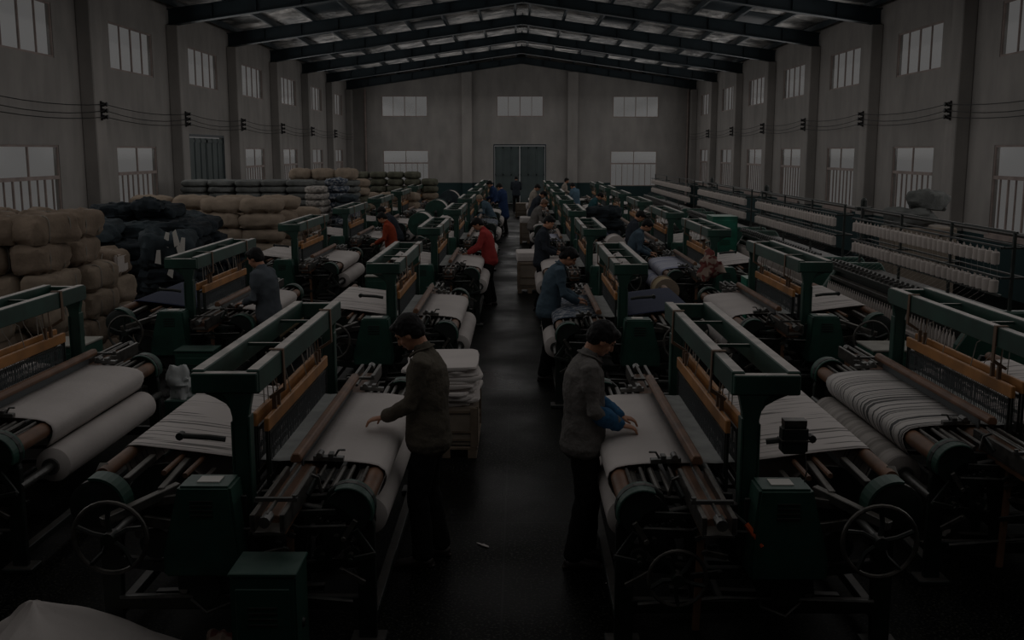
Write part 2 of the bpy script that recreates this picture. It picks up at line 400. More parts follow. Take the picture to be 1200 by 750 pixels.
def door(n, axis, pos, a0, a1, z1, inward):
    t = thing('door_%d' % n, None, None); del_ = t; t['kind'] = 'structure'
    mid = (a0+a1)/2
    for s, (u0, u1) in enumerate(((a0+.02, mid-.02), (mid+.02, a1-.02))):
        b = MB(); d0, d1 = sorted((pos-0.02*inward, pos-0.08*inward))
        r0, r1 = sorted((pos+0.0*inward, pos-0.02*inward))
        if axis == 'Y': b.box(d0, d1, u0, u1, 0.02, z1-.03)
        else: b.box(u0, u1, d0, d1, 0.02, z1-.03)
        for k in range(4):
            c = u0 + (u1-u0)*(k+.0)/3; c = min(max(c, u0+.03), u1-.03)
            if axis == 'Y': b.box(r0, r1, c-.03, c+.03, .02, z1-.03)
            else: b.box(c-.03, c+.03, r0, r1, .02, z1-.03)
        for zz in (0.1, z1*0.5, z1-.12):
            if axis == 'Y': b.box(r0, r1, u0, u1, zz-.04, zz+.04)
            else: b.box(u0, u1, r0, r1, zz-.04, zz+.04)
        b.build('door_leaf', M['door'], t)
    b = MB(); r0, r1 = sorted((pos+0.02*inward, pos-0.02*inward))
    for u in (a0-.05, a1): 
        if axis == 'Y': b.box(r0, r1, u, u+.05, 0, z1)
        else: b.box(u, u+.05, r0, r1, 0, z1)
    if axis == 'Y': b.box(r0, r1, a0-.05, a1+.05, z1, z1+.07)
    else: b.box(a0-.05, a1+.05, r0, r1, z1, z1+.07)
    b.build('door_frame', M['rafter'], t)
    b = MB(); c = mid + .08
    if axis == 'Y': b.box(pos-.02*inward, pos+.05*inward, c, c+.03, 1.0, 1.25)
    else: b.box(c, c+.03, pos-.02*inward, pos+.05*inward, 1.0, 1.25)
    b.build('door_handle', M['steel'], t)
door(1, 'Y', XL, WC[2]-1.65, WC[2]+1.65, 3.17, 1)
door(2, 'X', YF, -1.30, 1.40, 3.08, -1)

# roof: sheeting, rafters, purlins
def foil_mat():
    m = mat('crinkled_silver_insulation', (0.62, 0.60, 0.57), 0.38, 0.4)
    nt = m.node_tree; b = nt.nodes['Principled BSDF']; L = nt.links.new
    tc = nt.nodes.new('ShaderNodeTexCoord')
    n = nt.nodes.new('ShaderNodeTexNoise'); n.inputs['Scale'].default_value = 1.3; n.inputs['Detail'].default_value = 5; L(tc.outputs['Object'], n.inputs['Vector'])
    r = nt.nodes.new('ShaderNodeValToRGB'); r.color_ramp.elements[0].position = .42; r.color_ramp.elements[1].position = .62
    r.color_ramp.elements[0].color = (.14, .145, .145, 1); r.color_ramp.elements[1].color = (.92, .89, .85, 1)
    L(n.outputs['Fac'], r.inputs['Fac']); L(r.outputs[0], b.inputs['Base Color'])
    v = nt.nodes.new('ShaderNodeTexNoise'); v.inputs['Scale'].default_value = 5; v.inputs['Detail'].default_value = 4; L(tc.outputs['Object'], v.inputs['Vector'])
    bp = nt.nodes.new('ShaderNodeBump'); bp.inputs['Strength'].default_value = 0.7; bp.inputs['Distance'].default_value = 0.15
    L(v.outputs['Fac'], bp.inputs['Height']); L(bp.outputs[0], b.inputs['Normal'])
    return m
XM = (XL+XR)/2
rf = MB()
def roofz(x): return ZR - abs(x-XM)*(ZR-ZE)/(XR-XM)
rf.prism([(XL-.3, roofz(XL-.3)), (XM, ZR), (XR+.3, roofz(XR+.3)), (XR+.3, roofz(XR+.3)+.1), (XM, ZR+.1), (XL-.3, roofz(XL-.3)+.1)], YN-.3, YF+.3)
struct(rf.build('ceiling', foil_mat()))
for i, y in enumerate([10.8, 16.3] + RY[:-1] + [54.95]):
    t = thing('roof_rafter', 'dark steel roof rafter spanning the hall, %s' % ['nearest the camera','second from the camera','third from the camera','fourth from the camera','fifth from the camera','sixth from the camera','seventh from the camera','second from the far wall','against the far wall'][i], 'roof beam', (0, y, 0), 0, 'roof rafters')
    for s in (-1, 1):
        xe = XL if s < 0 else XR
        ze_b, zr_b = 5.98, 7.32
        zt_e, zt_r = roofz(xe)-.17, ZR-.17
        w = MB(); w.prism([(xe, ze_b), (XM, zr_b), (XM, zt_r), (xe, zt_e)], -.012, .012)
        w.build('beam_web', M['rafter'], t)
        for (za, zb) in ((ze_b, zr_b), (zt_e, zt_r)):
            fl = MB(); fl.prism([(xe, za-.02), (XM, zb-.02), (XM, zb+.005), (xe, za+.005)], -.13, .13)
            fl.build('beam_flange', M['rafter'], t)
        for k in range(1, 8):
            st = MB()
            x = xe + (XM-xe)*k/8; zb = ze_b + (zr_b-ze_b)*k/8; zt = zt_e + (zt_r-zt_e)*k/8
            st.box(x-.006, x+.006, -.11, .11, zb, zt)
            st.build('web_stiffener', M['rafter'], t)
    e = MB(); e.box(XM-.02, XM+.02, -.15, .15, 7.28, ZR-.1); e.build('ridge_plate', M['rafter'], t)
k = 0
for s in (-1, 1):
    for j in range(8):
        x = XM + s*(0.25 + 1.24*j); z = roofz(x)
        b = MB(); b.box(x-.035, x+.035, YN, YF-.01, z-.175, z-.012)
        k += 1
        o = b.build('roof_purlin', M['rafter']); 
        w = ['beside the ridge','second out from the ridge','third out from the ridge','fourth out from the ridge','fifth out from the ridge','sixth out from the ridge','second from the eaves','nearest the eaves'][j]
        tag(o, 'long dark roof purlin on the %s slope, %s' % ('left' if s < 0 else 'right', w), 'purlin', 'roof purlins')
# darker roof sheets (random strips between some purlins)
import itertools
rs = random.Random(4)
for s in (-1, 1):
    bb = MB()
    for j in range(7):
        for q in range(11):
            y0 = YN + 5.5*q + 0.3
            if rs.random() < 0.42:
                xa = XM + s*(0.30 + 1.24*j); xb = XM + s*(1.44 + 1.24*j)
                if abs(xb-XM) > 9.1: xb = XM + s*9.1
                yy = y0 + rs.random()*2.5; y1 = yy + 1.2 + rs.random()*1.7
                za, zb = roofz(xa)-.02, roofz(xb)-.02
                bb.add([(xa,yy,za),(xb,yy,zb),(xb,y1,zb),(xa,y1,za),(xa,yy,za+.012),(xb,yy,zb+.012),(xb,y1,zb+.012),(xa,y1,za+.012)],[(0,1,2,3),(7,6,5,4),(0,4,5,1),(1,5,6,2),(2,6,7,3),(3,7,4,0)])
    o = bb.build('ceiling_panels', M['rafter']); struct(o)

# power lines along the walls on insulator brackets
for side, xw, sg in (('left', XL+.30, 1), ('right', XR-.30, -1)):
    ys = PY[:-1] + [55.0]
    for i, y in enumerate(ys[:-1]):
        t = thing('insulator_bracket', 'small dark insulator bracket on the %s wall, pillar %d from the near end' % (side, i+1), 'insulator', (xw, y, 3.6), 0, 'insulator brackets on the pillars')
        b = MB(); b.box(0 if sg > 0 else -.04, .04 if sg > 0 else 0, -.02, .02, -.2, .2); b.build('bracket', M['ceramic'], t)
        for k in (-1, 0, 1):
            c = MB(); c.lathe([(.02,0),(.05,.01),(.05,.05),(.025,.07),(.045,.09),(.045,.12),(.01,.13)], (0,0,0), 'X', 10)
            o = c.build('insulator', M['ceramic'], t, mx=sg, smooth=True, loc=(0.03*sg, 0, k*.13))
    for k in (-1, 0, 1):
        pts = []
        full = [YN+.1] + ys[:-1] + [55.3]
        for a, bq in zip(full[:-1], full[1:]):
            for q in range(6):
                u = q/6; pts.append((xw + .10*sg, a + (bq-a)*u, 3.6 + k*.13 - 0.16*u*(1-u)*4*(0.6 if k else .8)))
        b = MB(); b.tube(pts, .009, 5)
        tag(b.build('power_line', M['black'], smooth=True), 'thin black power line along the %s wall, %s of three' % (side, {1:'top', 0:'middle', -1:'lowest'}[k]), 'wire', 'power lines on the walls')

# ---------------------------------------------------------------- the loom
# local frame: x towards the weaver, y along the machine (0 = end frame nearest the camera), z up
LA = 2.6          # distance between the two end frames
CY0, CY1 = 0.46, 2.22
def arc(cx, cz, r, a0, a1, n=10): return [(cx + r*math.cos(math.radians(a0+(a1-a0)*i/n)), cz + r*math.sin(math.radians(a0+(a1-a0)*i/n))) for i in range(n+1)]

def side_frame(y, out):
    b = MB(); t = 0.05; y0, y1 = y-t/2, y+t/2
    def seg(p, q, w): b.bar((p[0], y, p[1]), (q[0], y, q[1]), t, w, up=(0,0,1) if abs(q[0]-p[0]) > abs(q[1]-p[1]) else (1,0,0))
    b.prism([(.70,.0),(.80,.0),(.80,.70),(.76,.86),(.66,.90),(.62,.84),(.70,.7)], y0, y1)
    b.prism([(-.74,.0),(-.64,.0),(-.62,.55),(-.58,.80),(-.66,.98),(-.76,.96),(-.74,.6)], y0, y1)
    b.prism([(-.62,.70),(-.3,.74),(.3,.74),(.72,.66),(.72,.76),(.3,.84),(-.3,.84),(-.66,.80)], y0, y1)
    b.prism([(-.70,.20),(.74,.20),(.74,.28),(-.70,.28)], y0, y1)
    b.prism([(-.70,.46),(-.2,.40),(.3,.40),(.74,.46),(.74,.52),(.3,.47),(-.2,.47),(-.70,.52)], y0, y1)
    b.prism([(-.10,.25),(.0,.25),(.04,.78),(-.06,.78)], y0, y1)
    b.prism([(.30,.25),(.38,.25),(.44,.78),(.34,.78)], y0, y1)
    for x in (.75, -.69): b.box(x-.10, x+.10, y-.08, y+.08, 0, .035)
    # cast bracket round the breast beam
    b.prism([(.50,.78)] + arc(.66,.80,.15,140,-40,8) + [(.62,.72)], y0, y1)
    for (x, z, r) in ((.02,.55,.10), (.55,.60,.08), (-.42,.60,.09)):
        b.lathe([(.02,-.045),(r,-.045),(r,.045),(.02,.045)], (x, y, z), 'Y', 16)
    return b

def handwheel(r, rim, mx, parent, loc, spin=0.3):
    b = MB()
    b.tube([(r*math.cos(a), 0, r*math.sin(a)) for a in [2*PI*k/28 for k in range(28)]], rim, 8, closed=True)
    w = b.build('handwheel', M['rail'], parent, mx, smooth=True); w.location = (loc[0]*mx, loc[1], loc[2])
    s = MB()
    for k in range(5):
        a = spin + 2*PI*k/5
        s.tube([(.02*math.cos(a),0,.02*math.sin(a)), (r*.5*math.cos(a+.16), .012, r*.5*math.sin(a+.16)), (r*math.cos(a),0,r*math.sin(a))], .013, 6)
    s.lathe([(.0,-.04),(.035,-.04),(.035,.04),(.0,.04)], (0,0,0), 'Y', 12)
    s.build('wheel_spokes', M['iron'], w, mx, smooth=True)
    return w

def make_loom(mx, name_label, detail=True):
    t = thing('loom', name_label, 'loom')
    P = lambda b, n, m, **k: b.build(n, M[m] if isinstance(m, str) else m, t, mx, **k)
    rnd = random.Random(7)
    for y in (0.0, LA): P(side_frame(y, 1), 'end_frame', 'iron', bev=.006)
    for (x, z, w, h) in ((.76,.12,.06,.05), (-.70,.14,.06,.06), (-.3,.30,.05,.07), (.2,.25,.04,.04)): b = MB(); b.box(x-w/2, x+w/2, .02, LA-.02, z-h/2, z+h/2); P(b, 'tie_rail', 'iron', bev=.005)
    # rocker shafts underneath
    b = MB(); b.cyl((.02,.55), .028, -.25, LA+.2, 12); P(b, 'crank_shaft', 'steel', smooth=True)
    b = MB(); b.cyl((-.25,.36), .022, -.12, LA+.1, 10); P(b, 'cam_shaft', 'steel', smooth=True)
    b = MB()
    for y in (.3, .75, 1.3, 1.85, 2.3): b = MB(); b.bar((-.55, y, .16), (.45, y, .20), .05, .03); P(b, 'treadle', 'iron')
    b = MB()
    for y in (.25, 2.35):
        b = MB(); b.lathe([(.03,-.03),(.13,-.03),(.14,-.01),(.14,.01),(.13,.03),(.03,.03)], (-.25,y,.36), 'Y', 18); P(b, 'cam', 'iron', smooth=True)
        b = MB(); b.lathe([(.03,-.03),(.17,-.03),(.17,.03),(.03,.03)], (.02,y,.55), 'Y', 20); P(b, 'drive_gear', 'iron', smooth=True)
    # green arch
    for y, s in ((0.0, 1), (LA, -1)):
        b = MB()
        b.prism([(.040,.72),(.125,.72),(.130,.95),(.118,1.2),(.130,1.36),(.150,1.455),(-.02,1.455),(.015,1.41),(.035,1.32),(.038,1.15),(.032,.9)], y-.03, y+.03)
        b.prism([(.02,1.36),(.03,1.36),(.03,1.45),(-.12,1.45),(-.06,1.425),(.0,1.39)], y-.012, y+.012)
        b.box(.123, .135, y-.045, y+.045, .76, 1.33)
        b.box(.030, .040, y-.045, y+.045, .76, 1.30)
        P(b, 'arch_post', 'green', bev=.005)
        b = MB(); b.box(-.18, .18, y-.035, y+.035, 1.455, 1.565)
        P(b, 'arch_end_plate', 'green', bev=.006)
    for x in (-.15, .15):
        s = 1 if x > 0 else -1
        b = MB(); b.prism([(x-.035,1.445),(x+.035,1.445),(x+.035,1.46),(x+s*-.02,1.46),(x+s*-.02,1.565),(x+.035,1.565),(x+.035,1.58),(x-.035,1.58),(x-.035,1.565),(x+s*-.032,1.565),(x+s*-.032,1.46),(x-.035,1.46)] if False else
                       [(x-.035,1.445),(x+.035,1.445),(x+.035,1.58),(x-.035,1.58)], .0, LA)
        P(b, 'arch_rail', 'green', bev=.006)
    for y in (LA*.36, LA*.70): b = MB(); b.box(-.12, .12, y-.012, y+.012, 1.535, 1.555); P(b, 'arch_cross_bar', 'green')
    # heald frames
    for i, (x, zt) in enumerate(((.115, 1.205), (.045, 1.235))):
        b = MB(); b.box(x-.015, x+.015, CY0-.07, CY1+.05, zt-.085, zt)
        h = P(b, 'heald_frame', 'orange_wood', bev=.006)
        b = MB(); b.box(x-.012, x+.012, CY0-.06, CY1+.04, zt-.40, zt-.36)
        for y in (CY0-.065, CY0-.02, CY1+.0, CY1+.04): b.box(x-.008, x+.008, y-.006, y+.006, zt-.44, zt-.08)
        b.box(x-.008, x+.008, CY0-.02, CY1, zt-.112, zt-.10)
        b.build('heald_rod', M['iron'], h, mx)
        b = MB()
        n = 60
        for k in range(n):
            y = CY0 + (CY1-CY0)*(k+.5)/n + rnd.uniform(-.004,.004)
            w = rnd.choice((.0022,.0022,.003))
            dz = rnd.uniform(-.008, .008)
            b.box(x-w, x+w, y-w, y+w, zt-.36, zt-.10)
            b.box(x-.005, x+.005, y-.0035, y+.0035, zt-.24+dz, zt-.215+dz)
            b.box(x-.006, x+.006, y-.003, y+.003, zt-.135+dz, zt-.112)
        w = b.build('heald_wires', M['heald'], h, mx); w['kind'] = 'stuff'
    for y in (.62, .72, 1.93, 2.03):
        b = MB(); b.box(.10, .125, y-.012, y+.012, 1.19, 1.30); b.tube([(.11,y,1.28),(.10,y,1.45)], .004, 4); P(b, 'harness_strap', 'strap')
        b = MB(); b.tube([(.045,y+.02,1.23),(.04,y+.02,1.46)], .004, 4); P(b, 'harness_cord', 'cord')
    for y in (.55, 2.1):
        b = MB(); b.prism([(.10,1.30),(.19,1.36),(.19,1.56),(.185,1.585),(.11,1.585),(.11,1.59),(.195,1.59),(.20,1.34),(.11,1.285)], y-.02, y+.02); P(b, 'harness_strap', 'strap')
    for y in (.9, 1.4, 1.75):
        b = MB(); b.tube([(.0,y,1.5),(.03,y,1.36),(.045,y+.1,1.24)], .004, 4); P(b, 'harness_cord', 'cord')
        b = MB(); b.tube([(.0,y,1.5),(.08,y+.16,1.38),(.115,y+.16,1.2)], .004, 4); P(b, 'harness_cord', 'cord')
    b = MB(); b.tube([(-.05,.95,1.40),(.1,.95,1.42),(.1,1.25,1.42),(-.05,1.25,1.40)], .004, 4); P(b, 'harness_cord', 'cord')
    # sley, race board and shuttle boxes
    b = MB(); b.prism([(.27,.80),(.40,.80),(.41,.88),(.36,.905),(.27,.905)], -.42, LA+.42); P(b, 'sley_beam', 'brown_wood', bev=.004)
    b = MB(); b.prism([(.29,.985),(.345,.985),(.355,1.01),(.34,1.04),(.30,1.04),(.285,1.01)], .22, LA-.22); P(b, 'reed_cap', 'brown_wood', bev=.006)
    b = MB(); b.box(.308, .318, CY0-.04, CY1+.04, .905, .985); P(b, 'reed', 'heald')
    for y0, y1 in ((-.55, .26), (LA-.26, LA+.55)):
        b = MB()
        b.box(.40, .425, y0, y1, .86, .955); b.box(.25, .275, y0, y1, .86, .955); b.box(.26, .42, y0, y1, .845, .865)
        b.box(.33, .345, y0, y1, .955, .965)
        P(b, 'shuttle_box', 'rail', bev=.004)
        b = MB(); ym = (y0+y1)/2
        b.tube([(.335,y0+.02,.95),(.335,y1-.02,.95)], .012, 6)
        for q in (.25,):
            yy = y0+(y1-y0)*q; b.box(.23, .45, yy-.012, yy+.012, .955, .975); b.lathe([(.014,0),(.014,.035)], (.435,yy,.955), 'Z', 6)
        b.lathe([(.0,-.05),(.03,-.05),(.03,.05),(.0,.05)], (.335, y0 if y0 < 0 else y1, .93), 'Y', 10)
        P(b, 'box_spring', 'steel')
    for y in (.35, LA-.35): b = MB(); b.prism([(.30,.22),(.36,.22),(.37,.80),(.28,.80)], y-.03, y+.03); P(b, 'sley_sword', 'iron', bev=.005)
    for y in (-.10, LA+.10):
        b = MB(); b.bar((.02,y,.55), (.28,y,.78), .03, .05); P(b, 'crank_arm', 'iron', bev=.005)
        b = MB(); b.bar((.36,y,.14), (.34,y,.86), .03, .04); P(b, 'picking_stick', 'brown_wood', bev=.005)
    # front: breast beam, temples, guard
    b = MB(); b.lathe([(.03,.06),(.055,.06),(.055,LA-.06),(.03,LA-.06)], (.735,0,.828), 'Y', 18); P(b, 'breast_beam', 'brown_wood', smooth=True)
    for (x, z, r) in ((.62,.895,.013), (.56,.885,.020), (.50,.88,.013), (.67,.845,.03), (.45,.90,.011), (.70,.89,.010)):
        b = MB(); b.cyl((x,z), r, .05, CY0-.02 if r < .025 else LA-.06, 8); P(b, 'front_rod', 'rail', smooth=True)
        if r < .025: b = MB(); b.cyl((x,z), r, CY1+.02, LA-.05, 8); P(b, 'front_rod', 'rail', smooth=True)
    for y in (CY0-.03, CY1+.03):
        b = MB(); b.bar((.38,y,.955), (.56,y,.945), .045, .03); b.lathe([(.0,-.04),(.02,-.04),(.02,.04),(.0,.04)], (.42,y,.975), 'Y', 8); b.tube([(.5,y,.95),(.53,y,1.0),(.57,y,1.0)], .008, 6); b.box(.47,.5,y-.03,y+.03,.95,.985)
        P(b, 'temple', 'steel', bev=.003)
    for y0, y1 in ((-.10, .055), (LA-.055, LA+.10)):
        b = MB()
        o = arc(.66,.80,.145,118,-20,14); i = arc(.66,.80,.130,-20,118,14)
        b.prism(o + i, y0, y1)
        P(b, 'gear_guard', 'green_box', bev=.004)
        b = MB(); b.prism([(.66,.80)] + arc(.66,.80,.128,150,-62,12), (y0+.01 if y0 < 0 else y1-.03), (y0+.03 if y0 < 0 else y1-.01)); P(b, 'guard_plate', 'iron')
    for (x, z, r, th) in ((.60,.66,.085,.03), (.47,.72,.06,.03), (.52,.55,.055,.025), (.68,.56,.045,.04)):
        b = MB(); n = 22
        pr = []
        for k in range(n*2): pr.append((x + r*(1 if k % 2 else .9)*math.cos(PI*k/n), z + r*(1 if k % 2 else .9)*math.sin(PI*k/n)))
        b.prism(pr, -.055-th, -.055)
        b.lathe([(.0,0),(.018,0),(.018,.05),(0,.05)], (x,-.055-th-.04,z), 'Y', 8)
        P(b, 'take_up_gear', 'iron')
    for k in range(11):
        b = MB(); x = rnd.uniform(.08,.7); z = rnd.uniform(.45,.8); y = rnd.uniform(-.14,-.05)
        b.bar((x,y,z), (x+rnd.uniform(-.16,.16), y, z+rnd.uniform(-.12,.12)), .018, .03)
        b.lathe([(.0,0),(.016,0),(.016,.03),(0,.03)], (x,y-.02,z), 'Y', 6)
        P(b, 'linkage_lever', 'iron' if k % 3 else 'rail', bev=.003)
    for pq, wh in ((((.70,-.09,.70),(.80,-.09,.55)),(.02,.04)), (((.45,-.1,.90),(.50,-.02,.99)),(.02,.03)), (((.18,-.08,.78),(.60,-.08,.80)),(.02,.035)), (((.10,-.1,.62),(.10,-.1,.90)),(.02,.03)), (((.16,.10,.80),(.62,.12,.83)),(.05,.03)), (((.10,.28,.78),(.66,.30,.80)),(.03,.04))):
        b = MB(); b.bar(pq[0], pq[1], *wh); P(b, 'linkage_lever', 'iron', bev=.003)
    b = MB(); b.tube([(.52,-.06,.90),(.50,-.06,.99),(.47,-.1,1.02)], .01, 6); P(b, 'starting_handle', 'rail', smooth=True)
    for pts, r in (([(-.62,-.08,.30),(.20,-.10,.33),(.68,-.08,.28)], .011), ([(.10,-.13,.72),(.66,-.13,.74)], .009), ([(.02,-.14,.46),(.02,-.14,.30),(-.12,-.14,.24),(-.2,-.14,.32)], .01)):
        b = MB(); b.tube(pts, r, 6); P(b, 'control_rod', 'steel', smooth=True)
    # cloth over the breast beam down to the cloth roll
    prof = [(.05,.925),(.16,.915),(.31,.925),(.45,.925),(.60,.918),(.70,.905),(.755,.892),(.797,.862),(.808,.825),(.800,.785),(.780,.745),(.755,.71)]
    def sheet(pr, y0, y1, ny, wav, th=.004, edge=.0):
        b = MB(); n = len(pr); rows = []
        for j in range(ny+1):
            y = y0 + (y1-y0)*j/ny
            row = []
            for i, (x, z) in enumerate(pr):
                d = wav*.7*noise.noise(Vector((x*3, y*4, z*3)))
                row.append((x + d*.5, y + (edge*noise.noise(Vector((i*.7, j*.1, 3))) if j in (0, ny) else 0), z + d))
            rows.append(row)
        vs = [v for r in rows for v in r]; m = len(vs)
        fs = []
        for j in range(ny):
            for i in range(n-1): fs.append((j*n+i, j*n+i+1, (j+1)*n+i+1, (j+1)*n+i))
        b.add(vs, fs)
        return b
    def sh(b, name, m, parent=None):
        o = b.build(name, M[m], parent or t, mx, smooth=True)
        md = o.modifiers.new('thick', 'SOLIDIFY'); md.thickness = .004; md.offset = 0
        return o
    cl = sh(sheet(prof[2:], CY0, CY1, 40, .008), 'woven_cloth', 'cloth')
    sh(sheet(prof[:3], CY0+.02, CY1-.02, 20, .002), 'warp_shed', 'shed')
    b = MB(); b.lathe([(.02,CY0-.01),(.07,CY0-.01),(.122,CY0+.02),(.125,1.0),(.122,CY1-.02),(.07,CY1+.01),(.02,CY1+.01)], (.785,0,.575), 'Y', 24)
    r = P(b, 'cloth_roll', 'roll', smooth=True)
    b = MB(); b.cyl((.785,.575), .032, -.02, LA+.02, 12); b.cyl((.785,.575), .06, CY0-.035, CY0-.012, 14); b.cyl((.785,.575), .06, CY1+.012, CY1+.035, 14)
    b.build('roll_shaft', M['steel'], r, mx, smooth=True)
    # back: warp sheet, back rest, warp beam
    sh(sheet([(.02,.93),(-.12,.95),(-.3,.975),(-.5,1.0),(-.68,1.018),(-.74,1.015),(-.775,.98),(-.76,.90),(-.72,.80)], CY0, CY1, 24, .004), 'warp_sheet', 'warp')
    b = MB(); b.cyl((-.72,.975), .038, .03, LA-.03, 16); P(b, 'back_rest', 'brown_wood', smooth=True)
    for x, z in ((-.30,.93),(-.42,.945)): b = MB(); b.cyl((x,z), .016, .15, LA-.15, 8); P(b, 'lease_rod', 'brown_wood', smooth=True)
    b = MB(); b.lathe([(.05,CY0),(.225,CY0),(.225,CY1),(.05,CY1)], (-.50,0,.66), 'Y', 28)
    wb = P(b, 'warp_beam', 'roll', smooth=True)
    for y in (CY0-.03, CY1+.0):
        b = MB(); b.lathe([(.03,0),(.255,0),(.26,.015),(.255,.03),(.03,.03)], (-.50,y,.66), 'Y', 28)
        b.lathe([(.03,0),(.06,0),(.06,.05),(.03,.05)], (-.50,y-.04,.66), 'Y', 14)
        b.build('beam_flange', M['iron'], wb, mx, smooth=True)
    b = MB(); b.cyl((-.50,.66), .03, -.05, LA+.05, 12); b.build('beam_shaft', M['steel'], wb, mx, smooth=True)
    # drum brake / let-off at the rear near corner
    b = MB(); b.lathe([(.02,-.06),(.12,-.06),(.145,-.05),(.145,.0),(.13,.005),(.13,.05),(.02,.05)], (-.68,-.12,.86), 'Y', 24); P(b, 'let_off_drum', 'iron', smooth=True)
    b = MB(); b.prism(arc(-.68,.86,.165,100,-10,10) + arc(-.68,.86,.150,-10,100,10), -.19, -.06); P(b, 'drum_guard', 'green_box')
    for pq, wh in ((((-.60,-.30,.82),(-.30,.05,.90)),(.05,.05)), (((-.74,-.05,.90),(-.74,.12,1.0)),(.05,.05)), (((-.45,-.04,.84),(-.1,-.04,.88)),(.03,.05)), (((-.38,-.02,.90),(-.38,.45,.93)),(.04,.03)), (((-.20,-.05,.70),(-.50,-.05,.74)),(.03,.06)), (((-.60,.05,.93),(-.58,.44,.95)),(.04,.04)), (((-.24,.02,.84),(-.22,.45,.86)),(.035,.05))):
        b = MB(); b.bar(pq[0], pq[1], *wh); P(b, 'let_off_arm', 'rail', bev=.004)
    # rear handwheel on its shaft
    handwheel(.188, .013, mx, t, (-.49,-.47,.80))
    b = MB(); b.lathe([(.022,-.48),(.022,.02)], (-.49,0,.80), 'Y', 10); P(b, 'wheel_shaft', 'steel', smooth=True)
    # motor cover
    b = MB(); b.prism([(-.30,.50),(.11,.50),(.115,.60),(.075,1.005),(-.205,1.005),(-.30,.62)], -.27, -.045)
    mc = P(b, 'motor_cover', 'green_box', bev=.014, bseg=2, smooth=True)
    b = MB()
    for k in range(4): b.box(-.14, -.02, -.277, -.268, .84+k*.026, .85+k*.026)
    b.build('vent_slot', M['iron'], mc, mx)
    b = MB(); b.box(-.25, .05, -.2, -.06, .40, .52); b.lathe([(.0,-.1),(.085,-.1),(.085,.08),(0,.08)], (-.1,-.12,.42), 'Y', 16); P(b, 'motor', 'iron', smooth=True)
    b = MB(); b.box(-.12,.0,-.20,-.10,1.0055,1.011); b.build('data_plate', M['tag'], mc, mx)
    # warp stop-motion arm behind the near post
    b = MB(); b.tube([(.0,-.045,1.20),(-.08,-.06,1.215),(-.24,-.06,1.225)], .016, 8); b.lathe([(0,0),(.022,0),(.022,.05),(0,.05)], (-.24,-.085,1.225), 'Y', 8)
    P(b, 'stop_motion_arm', 'iron', smooth=True)
    return t

def bobbin_box(loom, mx, base_x=-.17):
    b = MB(); b.box(-.21, -.07, -.12, -.03, 1.15, 1.30)
    o = b.build('stop_motion_switch', M['iron'], loom, mx, bev=.012, bseg=2)
    c = MB(); c.box(-.20,-.08,-.11,-.04,1.302,1.335); c.box(-.215,-.065,-.125,-.025,1.22,1.228); c.tube([(-.2,-.1,1.15),(-.21,-.11,1.06),(-.195,-.11,.96)],.004,4)
    c.build('switch_cover', M['rail'], o, mx)

def cabinet(label, loc, w=.36, d=.26, h=.62, group=None, pale=False, mk='green_box'):
    t = thing('control_cabinet', label, 'control cabinet', loc, 0, group)
    b = MB(); b.box(-w/2, w/2, -d/2, d/2, .04, h); b.build('cabinet_body', M[mk], t, bev=.01, bseg=2)
    b = MB(); b.box(-w/2+.02, w/2-.02, -d/2+.02, d/2-.02, 0, .05); b.build('plinth', M['iron'], t)
    b = MB(); b.box(-w/2-.006, w/2+.006, -d/2-.006, d/2+.006, h, h+.02); b.build('lid', M['box_top'] if pale else M[mk], t, bev=.004)
    dr = MB(); dr.box(-w/2+.03, w/2-.03, -d/2-.009, -d/2+.0, .09, h-.06); dd = dr.build('cabinet_door', M[mk], t, bev=.003)
    v = MB()
    for k in range(4): v.box(-w*.22, w*.22, -d/2-.014, -d/2-.008, h*.62+k*.03, h*.62+k*.03+.01)
    v.build('vent_slot', M['iron'], dd)
    v = MB(); v.lathe([(0,0),(.028,0),(.02,.012),(0,.012)], (w/2, 0, h*.55), 'X', 12); v.build('knob', M['iron'], t, smooth=True)
    return t

RIGHTL = make_loom(-1, 'loom')     # weaver stands on its left
LEFTL = make_loom(1, 'loom')      # weaver stands on its right
used = set()
def place_loom(src, x, y, label, group):
    if src.name not in used:
        used.add(src.name); r = src; r.location = (x, y, 0); r['label'] = label; r['group'] = group; return r
    return dup(src, (x, y, 0), None, label, group)
ordn = ['nearest the camera', 'second from the camera', 'third from the camera', 'fourth from the camera', 'fifth from the camera', 'sixth from the camera', 'seventh from the camera', 'eighth from the camera', 'ninth from the camera']
G = 'green weaving looms in four rows'
rows = {
 'li': [(-1.60,5.45),(-1.46,10.97),(-1.42,16.18),(-1.38,21.35),(-1.38,26.4),(-1.38,31.4),(-1.38,36.4),(-1.38,41.4)],
 'ri': [(1.34,5.42),(1.20,10.9),(1.19,16.0),(1.19,20.9),(1.19,25.7),(1.19,30.6),(1.19,35.5),(1.19,40.4)],
 'lo': [(-4.06,6.45),(-3.80,11.45),(-3.80,16.95),(-3.75,21.7),(-3.7,26.4),(-3.7,31.2),(-3.7,36.0)],
 'ro': [(3.42,6.30),(3.24,11.15),(3.10,15.85),(3.07,20.2),(3.05,24.9),(3.05,29.6),(3.05,34.3),(3.05,39.0)],
}
rown = {'li':'row just left of the central aisle','ri':'row just right of the central aisle','lo':'outer left row beside the piled bales','ro':'outer right row beside the twisting frames'}
